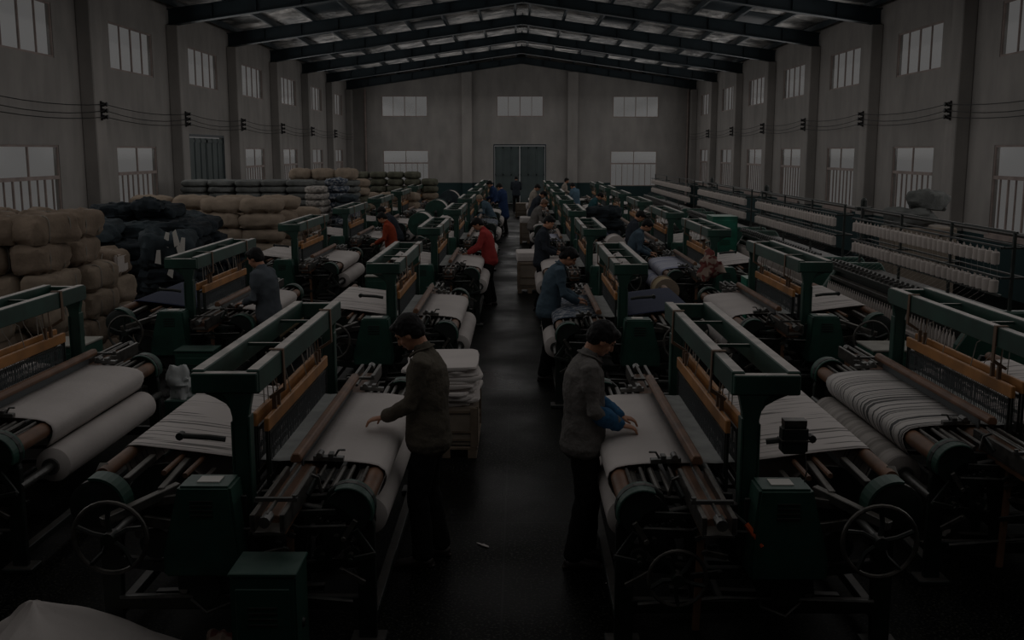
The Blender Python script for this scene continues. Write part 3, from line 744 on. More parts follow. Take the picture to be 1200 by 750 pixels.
special = {('li',0):'green weaving loom with white warp, man in brown jacket working at it',
 ('ri',0):'green weaving loom with white warp, man with blue sleeve covers working at it',
 ('ro',0):'green weaving loom weaving white cloth with black stripes, far right foreground',
 ('lo',0):'green weaving loom with broad white cloth, far left foreground',
 ('lo',1):'green weaving loom behind the man in grey blue shirt, outer left row',
 ('ri',1):'green weaving loom with navy blue warp, woman in blue shirt working at it',
 ('li',2):'green weaving loom in front of the woman in red jumper by the aisle'}
LOOM = {}
for rk in ('li','ri','lo','ro'):
    src = LEFTL if rk[0] == 'l' else RIGHTL
    for i, (x, y) in enumerate(rows[rk]):
        lab = special.get((rk, i), 'green weaving loom in the %s, %s' % (rown[rk], ordn[i]))
        LOOM[rk, i] = place_loom(src, x, y, lab, G)
for key, cm, rm, wm in ((('ro',0),'striped_cloth','striped_roll',None), (('ri',1),'mottle',None,'blue_warp'), (('ro',2),'pale_blue','pale_blue',None), (('lo',1),None,'tan_yarn','blue_warp'), (('ri',3),'pale_blue',None,'blue_warp'), (('li',4),'mottle',None,None)):
    for nm, mm in (('woven_cloth',cm),('cloth_roll',rm),('warp_sheet',wm)):
        if mm:
            for c in child(LOOM[key], nm): setmat(c, M[mm])
bobbin_box(LOOM['ri',0], -1)
for key, dx in ((('li',0),-.10), (('ri',0),.10)):
    for c in child(LOOM[key], 'cloth_roll'): c.location.x = dx
# the second, smaller handwheel low at the front of the right foreground loom, and its orange grip
handwheel(.155, .011, -1, LOOM['ri',0], (.49,-.24,.50), 0.9)
b = MB(); b.tube([(.13,-.22,.80),(.10,-.24,.76),(.05,-.26,.69)], .016, 8); o = b.build('lever_grip', M['orange'], LOOM['ri',0], -1, smooth=True); o['label'] = 'orange plastic lever grip'
b = MB(); b.tube([(.13,-.22,.80),(.2,-.1,.84)], .008, 6); b.build('stop_lever', M['steel'], LOOM['ri',0], -1, smooth=True)

cabinet('green metal control cabinet on the floor at the bottom edge, front of left foreground loom', (-1.27, 4.93, 0), .33, .28, .67)
cabinet('green control cabinet between the far left foreground loom and the man in grey blue shirt', (-3.50, 10.95, 0), .42, .30, .62, 'small control cabinets beside looms')
cabinet('green control box with pale lid beside the tan bales, far left', (-4.35, 9.75, 0), .42, .5, .92, 'small control cabinets beside looms', True)
cabinet('green control box with pale lid between second loom and striped cloth loom, right row', (3.72, 10.1, 0), .50, .5, .82, 'small control cabinets beside looms', True)
cabinet('green control box behind the navy warp loom, right of the red and cream cloth', (3.50, 14.7, 0), .5, .4, .95, 'small control cabinets beside looms', False, 'green_lamp')
cabinet('bright green box by the spindle frame at the right, far middle', (4.15, 21.0, 0), .5, .7, 1.45, 'small control cabinets beside looms', False, 'green_lamp')
cabinet('green box with pale lid before the dark wall at the right edge', (5.35, 9.4, 0), .6, .6, 1.10, 'small control cabinets beside looms', True, 'green_lamp')
cabinet('green control box beside the second loom left of the aisle', (-2.1, 15.4, 0), .4, .4, .9, 'small control cabinets beside looms', True)

# big beams of yarn standing between the rows
def yarn_beam(label, loc, r=.36, L=1.2, yarn='roll', flange='green_box', rz=0):
    t = thing('yarn_beam', label, 'yarn beam', loc, rz, 'large yarn beams between the rows')
    zc = .72 + r
    b = MB(); b.lathe([(.05,0),(r*.92,0),(r*.92,L),(.05,L)], (0,0,zc), 'Y', 28); b.build('wound_yarn', M[yarn], t, smooth=True)
    for y in (-.04, L):
        b = MB(); b.lathe([(.03,0),(r,0),(r*1.01,.02),(r,.04),(.03,.04)], (0,y,zc), 'Y', 28); b.build('flange', M[flange], t, smooth=True)
    b = MB()
    for y in (-.12, L+.12):
        b.bar((-.25,y,0),(0,y,zc-.03),.05); b.bar((.25,y,0),(0,y,zc-.03),.05); b.bar((-.2,y,.2),(.2,y,.2),.04)
    b.bar((-.2,-.12,.2),(-.2,L+.12,.2),.04); b.bar((.2,-.12,.2),(.2,L+.12,.2),.04)
    b.build('stand', M['iron'], t)
    b = MB(); b.cyl((0,zc), .03, -.16, L+.16, 10); b.build('axle', M['steel'], t, smooth=True)
    return t
yarn_beam('large teal flanged yarn beam right of the nearer woman in red, left side', (-2.40, 24.9, 0), .29, .8)
yarn_beam('large blue green flanged yarn beam, middle one of the left group', (-2.40, 29.8, 0), .33, .9)
yarn_beam('large yarn beam farthest back in the left group, pale rim', (-2.40, 35.5, 0), .36, 1.1, 'yarn', 'denim2')
yarn_beam('tan yarn beam standing behind the navy warp loom, right side', (2.00, 13.75, 0), .17, .35, 'tan_yarn', 'tan')
yarn_beam('white yarn beam left of the dark blue worker in right row', (1.92, 20.2, 0), .20, .5, 'roll', 'yarn')

# ---------------------------------------------------------------- bales, bundles and folded stacks
def superbale(name, sx, sy, sz, seed, pinch=(), exp=0.45, rough=.03, paxis='y', nu=26, nv=16, sag=0.0, freq=5, dep=.12, ridge=0.0, rf=(5,5,14)):
    """puffy wrapped bundle; pinch = positions (-1..1) of the binding cords along paxis; origin at bottom centre"""
    b = MB(); rows = []
    def sp(v): return math.copysign(abs(v)**exp, v)
    off = Vector((seed*3.1, seed*1.7, seed*.9))
    for i in range(nv+1):
        th = PI*(i/nv) - PI/2; row = []
        th = math.copysign(abs(th)/(PI/2), th) * PI/2
        for k in range(nu):
            ph = 2*PI*k/nu
            c = abs(math.cos(th))**exp
            x, y, z = c*sp(math.cos(ph)), c*sp(math.sin(ph)), sp(math.sin(th))
            t = y if paxis == 'y' else x
            g = 1.0
            for q in pinch: g -= dep*math.exp(-((t-q)/.09)**2)
            if paxis == 'y': x *= g; z *= g
            else: y *= g; z *= g
            p = Vector((x*sx/2, y*sy/2, z*sz/2))
            d = noise.noise(p*freq + off)*rough + noise.noise(p*freq*2.7 + off)*rough*.5
            rid = ridge*(1 - 2.4*abs(noise.noise(Vector((p.x*rf[0], p.y*rf[1], p.z*rf[2])) + off))) if ridge else 0
            p = p * (1 + (d + rid)/max(.12, p.length)) 
            if p.z < -sz*.42: p.z = -sz*.5
            p.z += sag*noise.noise(Vector((p.x*2, p.y*2, 0)) + off)
            row.append((p.x, p.y, p.z + sz/2))
        rows.append(row)
    b.rings(rows)
    return b
def cords(b_, sx, sy, sz, pinch, paxis='y'):
    b = MB()
    for q in pinch:
        pts = []
        for k in range(16):
            a = 2*PI*k/16; c, s = math.cos(a), math.sin(a)
            u = math.copysign(abs(c)**.45, c); w = math.copysign(abs(s)**.45, s)
            if paxis == 'y': pts.append((u*sx*.462, q*sy/2, sz/2 + w*sz*.462))
            else: pts.append((q*sx/2, u*sy*.462, sz/2 + w*sz*.462))
        b.tube(pts, .007, 4, closed=True)
    return b
PROTO = {}
def proto(kind, n, sx, sy, sz, m, pinch=(), paxis='y', with_cord=True, tagged=False, **kw):
    L = []
    for i in range(n):
        b = superbale(kind, sx, sy, sz, i+1+len(kind), pinch, paxis=paxis, **kw)
        o = b.build(kind, M[m], smooth=True)
        for p in o.data.polygons: p.use_smooth = True
        if with_cord and pinch: cords(b, sx, sy, sz, pinch, paxis).build('binding_cord', M['cord'], o, smooth=True)
        L.append(o)
    PROTO[kind] = [L, (sx, sy, sz), [True]*n]
def put(kind, i, x, y, z, rz, label, group, cat, m=None, sc=None, tilt=(0,0)):
    L, dims, fresh = PROTO[kind]; i %= len(L); src = L[i]
    if fresh[i]: o = src; fresh[i] = False; o.location = (x, y, z)
    else: o = dup(src, (x, y, z))
    o.rotation_euler = (tilt[0], tilt[1], rz)
    if sc: o.scale = sc
    if m: setmat(o, M[m])
    elif o is not src and o.material_slots[0].link == 'OBJECT': o.material_slots[0].link = 'DATA'
    tag(o, label, cat, group); return o
def ord_(n): return ['first','second','third','fourth','fifth','sixth','seventh','eighth','ninth','tenth','eleventh','twelfth','thirteenth','fourteenth'][n]
rb = random.Random(11)

# near left pile of brown burlap bales
proto('burlap_bale', 6, .45, .80, .345, 'burlap', (-.45,.45), rough=.055, ridge=.014, rf=(9,7,9), nu=34, nv=20)
for row, (yy, lay) in enumerate(((12.0, 6), (12.95, 6), (11.1, 3))):
    for c in range(5):
        for k in range(lay):
            if row == 1 and k < 3: pass
            if k == 5 and row == 0 and c in (1,): continue
            x = -7.32 + c*.46 + rb.uniform(-.03,.03) + (.0 if k < 4 else -.12)
            if row == 2 and c > 3: continue
            put('burlap_bale', rb.randrange(6), x, yy + rb.uniform(-.05,.05), k*.338, rb.uniform(-.05,.05) if k < 4 else rb.uniform(-.35,.35),
                'brown burlap bale, %s row of near left pile, %s column, %s layer' % (['middle','rear','front low'][row], ord_(c), ord_(k)),
                'brown burlap bales piled by the left windows', 'bale', m='tan' if k == 3 or k == 2 else None)
put('burlap_bale', 2, -6.55, 12.1, 6*.338-.01, 1.2, 'brown burlap bale lying crosswise on top of the near left pile', 'brown burlap bales piled by the left windows', 'bale', sc=(1,1,.7), tilt=(.0,.0))
# small tan stack next to it
proto('canvas_bale', 3, .82, .72, .36, 'tan', (-.1,.55), paxis='x', rough=.06, ridge=.02, rf=(8,8,8), nu=34, nv=20)
for k in range(4):
    o = put('canvas_bale', k, -5.78 + (.06 if k % 2 else 0) - (.12 if k == 3 else 0), 14.0, k*.357, rb.uniform(-.04,.04),
        'tan canvas bale in the short stack before the denim heap, %s from the floor' % ord_(k), 'tan canvas bales in the short stack', 'bale', m='burlap' if k == 3 else None)
    if k == 3:
        b = MB(); b.box(-.18,-.06,-.385,-.37,.06,.27); w = b.build('paper_tag', M['tag'], o); w.rotation_euler.y = .25
        b = MB(); b.box(.36,.42,-.30,.12,.05,.30); b.build('cloth_end', M['yarn'], o, bev=.02, bseg=2)

# dark denim bundles
proto('denim_bundle', 6, .74, .80, .30, 'denim', (-.05,), paxis='x', rough=.11, exp=.6, sag=.04, with_cord=False, freq=4, dep=.10, ridge=.028, rf=(4,4,16), nu=40, nv=26)
dz = .262
dl = 'dark denim bundles heaped by the left wall'
for row, (yy, x0, n, lay) in enumerate(((16.2, -7.45, 3, 6), (17.1, -7.7, 4, 6), (18.1, -7.75, 4, 7), (19.2, -7.6, 4, 6))):
    for c in range(n):
        L_ = lay - (1 if (row == 0 and c == 2) else 0) - (1 if (row == 0 and c == 0) else 0) - (2 if (row == 3 and c == 3) else 0) - (1 if row == 2 and c in (0,3) else 0)
        for k in range(L_):
            put('denim_bundle', rb.randrange(6), x0 + c*.71 + rb.uniform(-.05,.05), yy + rb.uniform(-.08,.08), k*dz + .0, rb.uniform(-.15,.15),
                'dark denim bundle in the left heap, %s row, %s column, %s layer' % (ord_(row), ord_(c), ord_(k)), dl, 'cloth bundle',
                m='denim2' if rb.random() < .22 and k > 2 else None)
for k in range(4):
    put('denim_bundle', k+2, -5.52 + rb.uniform(-.04,.04), 15.98, k*.235, rb.uniform(-.1,.1), 'dark denim bundle under the bulging one, right front of heap, %s layer' % ord_(k), dl, 'cloth bundle')
BULGE = put('denim_bundle', 1, -5.52, 15.95, .93, .2, 'large faded denim bundle bulging at the right front of the denim heap', dl, 'cloth bundle', m='denim2', sc=(1.12,1.0,2.0), tilt=(.05,.08))
put('denim_bundle', 3, -6.35, 17.6, 6*dz+.17, .2, 'dark denim bundle topmost on the whole denim heap', dl, 'cloth bundle', sc=(.62,.6,.7))
put('denim_bundle', 4, -6.75, 16.3, 5*dz+.1, .15, 'faded denim bundle lying high at the left front of the denim heap', dl, 'cloth bundle', m='denim2')
MI = Matrix.LocRotScale(BULGE.location, BULGE.rotation_euler, BULGE.scale).inverted()
for k, (x, z, a) in enumerate(((-5.36,1.44,.25),(-5.22,1.45,-.3),(-5.12,1.36,.2),(-5.5,1.17,.1),(-5.31,.98,.35),(-5.16,1.22,-.5))):
    b = MB(); b.prism([(-.04,-.10),(.05,-.11),(.035,.11),(-.02,.10)], -.004, .004)
    o = b.build('paper_label', M['tag'], BULGE); o.matrix_local = MI @ (Matrix.Translation((x, 15.52, z)) @ Euler((.15, a, .2)).to_matrix().to_4x4())
# tan rolls
proto('tan_roll', 5, .88, .62, .31, 'tan', (-.35,.3), paxis='x', rough=.04, exp=.6, with_cord=False, ridge=.012, rf=(14,5,6), nu=36, nv=20)
tg = 'tan cloth rolls stacked behind the denim heap'
for row, (yy, xs, lay) in enumerate(((20.9, (-6.05,-5.25), 6), (22.1, (-7.9,-7.0,-6.1,-5.2), 6), (23.2, (-5.9,-4.95), 5), (21.6, (-4.62,), 2))):
    for c, x in enumerate(xs):
        for k in range(lay):
            put('tan_roll', rb.randrange(5), x + rb.uniform(-.03,.05), yy + rb.uniform(-.04,.04), k*.305, rb.uniform(-.04,.04),
                'tan cloth roll behind the denim heap, %s row, %s column, %s layer' % (ord_(row), ord_(c), ord_(k)), tg, 'cloth roll')
# grey folded stacks
proto('folded_cloth', 6, .67, .9, .165, 'grey_fold', (), rough=.05, exp=.5, nv=12, ridge=.012, rf=(3,3,22))
gg = 'grey folded cloth stacked high along the left wall'
for c in range(5):
    for k in range(13):
        put('folded_cloth', rb.randrange(6), -8.1 + c*.66 + rb.uniform(-.03,.03), 26.0 + rb.uniform(-.04,.04), k*.158, rb.uniform(-.03,.03),
            'grey folded cloth slab by left wall, %s stack, %s layer' % (ord_(c), ord_(k)), gg, 'folded cloth')
for k in range(12):
    put('folded_cloth', k, -4.95 + rb.uniform(-.03,.03), 25.3, k*.16, rb.uniform(-.1,.1),
        'pale mottled folded cloth at the end of the grey stacks, %s layer up' % ord_(k), 'pale mottled folded cloth in one stack', 'folded cloth', m='pale_fold', sc=(.75,1,1))
for c in range(3):
    put('tan_roll', c+1, -5.95 + c*.62, 28.2, 2.0 - 0*c, .0, 'tan roll resting on top of the hindmost folded stacks, %s from the left' % ord_(c), 'tan rolls on top of the folded stacks', 'cloth roll', sc=(.7,1,1))
for c in range(3):
    for k in range(12):
        put('folded_cloth', rb.randrange(6), -5.95 + c*.62, 28.2, k*.166, 0, 'grey folded cloth under the topmost tan rolls, %s stack, %s layer up' % (ord_(c), ord_(k)), 'grey folded cloth in the rear stacks', 'folded cloth')
# mottled blue and white bundles
proto('mottled_bundle', 4, .50, .7, .20, 'mottle', (), rough=.09, exp=.6, sag=.02)
for c in range(2):
    for k in range(11 - (c > 0)*2):
        put('mottled_bundle', rb.randrange(4), -4.68 + c*.44 + rb.uniform(-.05,.05), 25.4 + 1.2*(c == 0) + rb.uniform(-.06,.06), k*.19, rb.uniform(-.2,.2),
            'mottled blue and white cloth bundle, %s stack, %s layer up' % (ord_(c), ord_(k)), 'mottled blue and white cloth bundles', 'cloth bundle', m='denim2' if k == 4 or (c and k > 6) else None)
proto('olive_bale', 4, .62, .8, .25, 'olive', (-.3,.3), paxis='x', rough=.04, exp=.55, with_cord=False)
for c in range(3):
    for k in range(9 - (c == 2)):
        put('olive_bale', rb.randrange(4), -5.85 + c*.55, 30.6 + rb.uniform(-.05,.05), k*.245, 0, 'olive wrapped bale behind the mottled bundles, %s stack, %s layer up' % (ord_(c), ord_(k)), 'olive bales behind the mottled bundles', 'bale', m='tan' if c == 2 and k > 5 else None)
for c in range(6):
    for k in range(8 - (1 if c > 4 else 0)):
        put('olive_bale', rb.randrange(4), -6.45 + c*.63, 38.2, k*.255, 0, 'wrapped bale in the long far pile, %s stack, %s layer up' % (ord_(c), ord_(k)), 'wrapped bales in the long far pile', 'bale', m='tan' if k < 5 else None)
for c in range(5):
    for k in range(5):
        put('tan_roll', rb.randrange(5), -6.2 + c*.66, 33.6, k*.29, 0, 'tan roll before the long far pile, %s stack, %s layer up' % (ord_(c), ord_(k)), 'tan rolls before the long far pile', 'cloth roll', sc=(.74,1,.95))
# sacks on the wall side of the spindle frames
proto('grain_sack', 2, .75, .55, .30, 'tan', (), rough=.10, exp=.65)
b = MB(); b.box(6.0, 7.0, 16.4, 17.1, 0, 1.55); tag(b.build('storage_crate', M['board'], bev=.02), 'pale crate under the sacks before the right windows', 'crate')
put('grain_sack', 0, 6.35, 16.75, 1.55, .2, 'pale sack on the crate before the right windows, lower one', 'pale sacks before the right windows', 'sack', m='grey_fold', sc=(1.1,1,1))
put('grain_sack', 1, 6.62, 16.75, 1.83, .5, 'crumpled pale sack on top before the right windows', 'pale sacks before the right windows', 'sack', m='grey_fold', sc=(.85,.9,1), tilt=(0,.12))

# ---------------------------------------------------------------- twisting frames at the right
mb = MB(); mb.lathe([(.008,-.01),(.008,.0),(.043,.0),(.046,.012),(.045,.118),(.036,.128),(.012,.13),(.012,.15),(.004,.15),(.004,.165)], (0,0,0), 'Z', 12)
BOB = mb.mesh('yarn_bobbin', M['yarn'], smooth=True)
sp = MB(); sp.lathe([(.012,0),(.012,.02),(.022,.03),(.020,.12),(.010,.155),(.006,.16),(.006,.19)], (0,0,0), 'Z', 8)
SPI = sp.mesh('spindle', M['yarn'], smooth=True)
def twister(label, y0, L, n, which, parts):
    t = thing('twisting_frame', label, 'spinning machine', (0, y0, 0), 0, 'twisting frames in a line along the right side')
    P = lambda b, nm, m, **k: b.build(nm, M[m], t, **k)
    b = MB()
    for x in (4.50, 5.50): b.box(x-.05, x+.05, 0, L, .08, .34)
    P(b, 'base_beam', 'iron', bev=.01)
    b = MB(); b.box(4.70, 5.30, .1, L-.1, .10, 1.05); P(b, 'drive_housing', 'iron', bev=.02)
    for y in (0, L-.12):
        b = MB(); b.prism([(4.42,0),(5.58,0),(5.52,.8),(5.30,1.15),(4.70,1.15),(4.48,.8)], y, y+.12); P(b, 'end_cabinet', 'green_box', bev=.02)
    for tier, (x, z) in enumerate(((4.46,.42),(4.52,.72),(4.60,.98))):
        b = MB(); b.box(x-.05, x+.05, .13, L-.13, z-.05, z-.005); P(b, 'spindle_rail', 'yarn' if tier == 1 else 'rail', bev=.004)
        b = MB(); b.cyl((x+.09, z+.20), .018, .13, L-.13, 8); P(b, 'feed_roller', 'steel', smooth=True)
    k = 0
    ns = int(L/.095)
    st = MB()
    for tier, (x, z) in enumerate(((4.46,.415),(4.52,.715))):
        for i in range(ns):
            y = .2 + (L-.4)*i/(ns-1)
            if parts and k < 100:
                o = bpy.data.objects.new('spindle', SPI); COL.objects.link(o); o.parent = t; o.location = (x, y, z); k += 1
            else:
                st.lathe([(.012,0),(.022,.03),(.020,.12),(.006,.155),(.006,.19)], (x, y, z), 'Z', 6)
    o = st.build('spindles', M['yarn'], t, smooth=True) if st.v else None
    if o: o['kind'] = 'stuff'
    # drafting heads: small bright caps
    b = MB()
    for i in range(int(L/.16)):
        y = .2 + .16*i; b.box(4.58, 4.66, y, y+.06, 1.12, 1.16); b.lathe([(.0,-.03),(.022,-.03),(.022,.03),(0,.03)], (4.62, y+.03, 1.19), 'Y', 8)
        b.box(4.70, 4.74, y, y+.05, 1.06, 1.10)
    P(b, 'drafting_head', 'steel')['kind'] = 'stuff'
    b = MB(); b.box(4.60, 4.72, .1, L-.1, 1.05, 1.10); P(b, 'drafting_beam', 'iron', bev=.004)
    # creel
    for y in ([.05] + [L*q for q in (.33,.66)] + [L-.05]):
        b = MB(); b.box(4.985, 5.015, y-.015, y+.015, 1.05, 1.95)
        b.box(4.86, 5.14, y-.012, y+.012, 1.78, 1.80); b.box(4.86, 5.14, y-.012, y+.012, 1.475, 1.495); P(b, 'creel_post', 'iron')
    for (x, z, w) in ((4.88,1.80,.018),(5.12,1.80,.018),(4.88,1.49,.022),(5.12,1.49,.018),(5.0,1.95,.020),(4.88,1.31,.022)):
        b = MB(); b.box(x-w/2, x+w/2, 0, L, z-w/2, z+w/2); P(b, 'creel_rail', 'iron')
    b = MB()
    for i in range(n):
        y = .18 + (L-.36)*i/(n-1)
        b.box(4.89, 4.905, y-.004, y+.004, 1.33, 1.35)
    P(b, 'yarn_hook', 'steel')['kind'] = 'stuff'
    b = MB()
    for i in range(n):
        y = .18 + (L-.36)*i/(n-1)
        b.tube([(4.90,y,1.62),(4.93,y+.04,1.50),(4.80,y+.02,1.30),(4.64,y,1.2)], .0008, 3)
    P(b, 'yarn_end', 'yarn')['kind'] = 'stuff'
    for row, z in ((1,1.615),(0,1.325)):
        for i in range(n):
            y = .18 + (L-.36)*i/(n-1)
            o = bpy.data.objects.new('yarn_bobbin', BOB); COL.objects.link(o)
            o.location = (4.88, y0+y, z); o.rotation_euler = (rb.uniform(-.05,.05), rb.uniform(-.06,.06), rb.uniform(0,3)); gs = rb.choice((1,1,.92,.8,1.04)); o.scale = (gs, gs, 1)
            tag(o, 'cream yarn bobbin hanging in the %s row of the %s twisting frame' % (['lower','upper'][row], which), 'bobbin', 'yarn bobbins in the %s row of the %s frame' % (['lower','upper'][row], which))
    return t
twister('long twisting frame with two rows of cream bobbins, nearest at the right', 10.3, 4.75, 30, 'nearest', True)
twister('second twisting frame with cream bobbins along the right wall', 15.75, 5.5, 36, 'second', False)
twister('third twisting frame with cream bobbins along the right wall', 22.1, 6.0, 38, 'third', False)
twister('fourth twisting frame, farthest of the line before the far window', 29.4, 8.5, 42, 'farthest', False)
b = MB(); b.tube([(5.42, 8.0, 1.86),(5.42, 20, 1.86),(5.42, 32, 1.86)], .028, 8); b.build
o = b.build('steam_pipe', M['rail'], smooth=True)
for y in (9.9, 16.2, 22.6, 29): 
    c = MB(); c.lathe([(.02,0),(.02,1.86)], (5.42, y, 0), 'Z', 6); c.box(5.30,5.54,y-.05,y+.05,1.84,1.90); c.lathe([(.05,1.90),(.05,2.0),(.02,2.04)], (5.42,y,0), 'Z', 8); c.build('pipe_stand', M['iron'], o)
tag(o, 'long overhead pipe running above the twisting frames on the right', 'pipe')

# ---------------------------------------------------------------- crates and cloth in the aisle
def crate(label, x, y, w, d, h, cloth=True):
    t = thing('packing_crate', label, 'crate', (x, y, 0), 0, 'packing crates in the aisle')
    b = MB()
    for k in (-1, 0, 1): b.box(k*(w/2-.05)-.04, k*(w/2-.05)+.04, -d/2, d/2, 0, .08)
    b.box(-w/2, w/2, -d/2, d/2, .08, .105); b.build('pallet', M['pallet'], t, bev=.004)
    b = MB(); b.box(-w/2+.02, w/2-.02, -d/2+.02, d/2-.02, .105, h); b.build('crate_body', M['board'], t, bev=.02, bseg=2)
    b = MB()
    for z in (.16, h*.5, h-.05): b.box(-w/2+.008, w/2-.008, -d/2+.008, d/2-.008, z, z+.02)
    for k in (-1, 1): b.box(k*w*.44-.03, k*w*.44+.03, -d/2-.002, -d/2+.02, .105, h); b.box(w/2-.02, w/2+.002, k*d*.42-.03, k*d*.42+.03, .105, h)
    b.build('batten', M['pallet'], t)
    return t
crate('packing crate behind the man in brown jacket, folded white cloth on top', -.66, 9.45, .58, .95, .47)
proto('folded_sheet', 5, .62, .95, .042, 'cloth', (), rough=.03, exp=.22, nv=8, nu=40, ridge=.008, rf=(9,9,9))
for k in range(11):
    put('folded_sheet', k, -.70 + rb.uniform(-.04,.04), 9.45 + rb.uniform(-.04,.04), .47 + k*.033, rb.uniform(-.14,.14), 'folded white cloth on the crate behind the man in brown, %s from the bottom' % ord_(k), 'folded white cloth on the crate', 'folded cloth', m='roll' if k % 2 else None, sc=(1 + rb.uniform(-.06,.04), .95, 1))
crate('packing crate at the right of the aisle beside the worker in dark jacket', .22, 20.4, .50, .9, .62)
put('folded_sheet', 1, .20, 20.4, .62, .05, 'cream cloth bundle draped on the aisle crate near the dark jacket', 'cloth on the far aisle crates', 'folded cloth', sc=(.8,.85,4.5))
crate('small dark crate farther along the right of the aisle', .30, 31.5, .55, .9, .62)
put('folded_sheet', 2, .30, 31.5, .62, .05, 'pale cloth on the farther aisle crate', 'cloth on the far aisle crates', 'folded cloth', sc=(.85,.85,4.0))
crate('crate at the far end of the aisle before the big door', .15, 44, .6, .9, .6)

# loose cloth in the left foreground
def draped(name, m, verts_fn, nx, ny, label, cat, th=.02):
    b = MB(); vs = [verts_fn(i/nx, j/ny) for j in range(ny+1) for i in range(nx+1)]
    b.add(vs, [(j*(nx+1)+i, j*(nx+1)+i+1, (j+1)*(nx+1)+i+1, (j+1)*(nx+1)+i) for j in range(ny) for i in range(nx)])
    o = b.build(name, M[m], smooth=True); md = o.modifiers.new('t', 'SOLIDIFY'); md.thickness = th
    for p in o.data.polygons: p.use_smooth = True
    tag(o, label, cat); return o
def heap(cx, cy, rx, ry, h, seed):
    def f(u, v):
        a = (u-.5)*2; c = (v-.5)*2
        x = a*rx; y = c*ry
        d = max(0, 1 - (abs(a)**2.6 + abs(c)**2.6))
        return (cx + x + .05*noise.noise(Vector((x*3,y*3,seed))), cy + y, .02 + h*d**.6 + .03*noise.noise(Vector((x*5,y*5,seed+4)))*(d > 0))
    return f
def peak_cloth():
    b = MB(); ap = Vector((-2.66, 5.28, .30)); n = 40; m = 12; rings = []
    for j in range(m+1):
        u = j/m; row = []
        for k in range(n):
            a = 2*PI*k/n
            R_ = .30 + .62*max(0, math.cos(a + .55))**1.5 + .05*math.sin(5*a) + .03*math.sin(11*a)
            z = ap.z*(1-u)**.85*(1 + .25*math.sin(5*a)*u*(1-u)*2) + .02 + .02*noise.noise(Vector((math.cos(a)*3, math.sin(a)*3, u*4)))
            row.append((ap.x + math.cos(a)*R_*u, ap.y + math.sin(a)*R_*u, max(.008, z)))
        rings.append(row)
    b.rings([[ (ap.x + math.cos(2*PI*k/n)*.004, ap.y + math.sin(2*PI*k/n)*.004, ap.z+.02) for k in range(n)]] + rings[1:])
    return b
tag(peak_cloth().build('cloth_heap', M['cloth'], smooth=True), 'white cloth heap on the floor at the bottom left corner', 'cloth')
b = superbale('x', .22, .16, .10, 8, (), rough=.10, exp=.9, freq=9)
tag(b.build('cloth_scrap', M['redcloth'], smooth=True, loc=(-1.66, 5.36, 0)), 'small red and white cloth scrap beside the white heap at the bottom', 'cloth scrap')
for k, (x, y, s, lab, m) in enumerate(((3.0,6.98,.20,'pale crumpled thread waste on floor right of the handwheel','bluerag'),(3.12,7.15,.13,'small pale scrap just behind the thread waste on the right','cloth'),(2.35,6.2,.09,'tiny pale scrap on floor below the right handwheel','cloth'),(-.26,6.9,.07,'tiny pale lint strip on floor right of the man in brown','cloth'),(.62,6.25,.09,'tiny pale lint strip on floor in front of man with blue sleeves','cloth'))):
    b = superbale('x', s*1.5, s*.35, .012, k+20, (), rough=.10, exp=1.0, freq=18)
    tag(b.build('floor_scrap', M['pale_fold'] if m == 'bluerag' else M[m], smooth=True, loc=(x, y, 0), rz=k*.8), lab, 'scrap', 'scraps lying on the floor')
# bag on the loom and small cloths
b = superbale('x', .20, .18, .26, 31, (), rough=.10, exp=.85, freq=9, ridge=.012, rf=(12,12,12))
tag(b.build('plastic_bag', M['white_rag'], smooth=True, loc=(-3.12, 9.25, .50)), 'crumpled white bag on a green bin, left of the cloth roll', 'bag')
b = MB(); b.box(-3.25,-2.99, 9.12, 9.38, 0, .50); tag(b.build('waste_bin', M['green_box'], bev=.01), 'green waste bin under the crumpled white bag', 'bin')
b = superbale('x', .26, .2, .40, 33, (-.1,), rough=.16, exp=.85, freq=6)
tag(b.build('cloth_bag', M['redcloth'], smooth=True, loc=(2.62, 14.05, 1.0)), 'cream and red cloth bag hanging on the loom end, right of the aisle', 'cloth bag')
b = superbale('x', .34, .28, .26, 34, (), rough=.12, exp=.8, freq=6)
tag(b.build('white_bundle', M['roll'], smooth=True, loc=(1.45, 14.2, 1.02)), 'rounded white bundle behind the navy warp loom arch', 'cloth bundle')

for k in range(6):
    put('denim_bundle', k, 1.93 + rb.uniform(-.04,.04), 22.9, k*.255, rb.uniform(-.2,.2), 'dark teal cloth bundle stacked between right loom rows, %s from the floor' % ord_(k), 'dark cloth bundles between the right loom rows', 'cloth bundle', sc=(.95,.9,1))

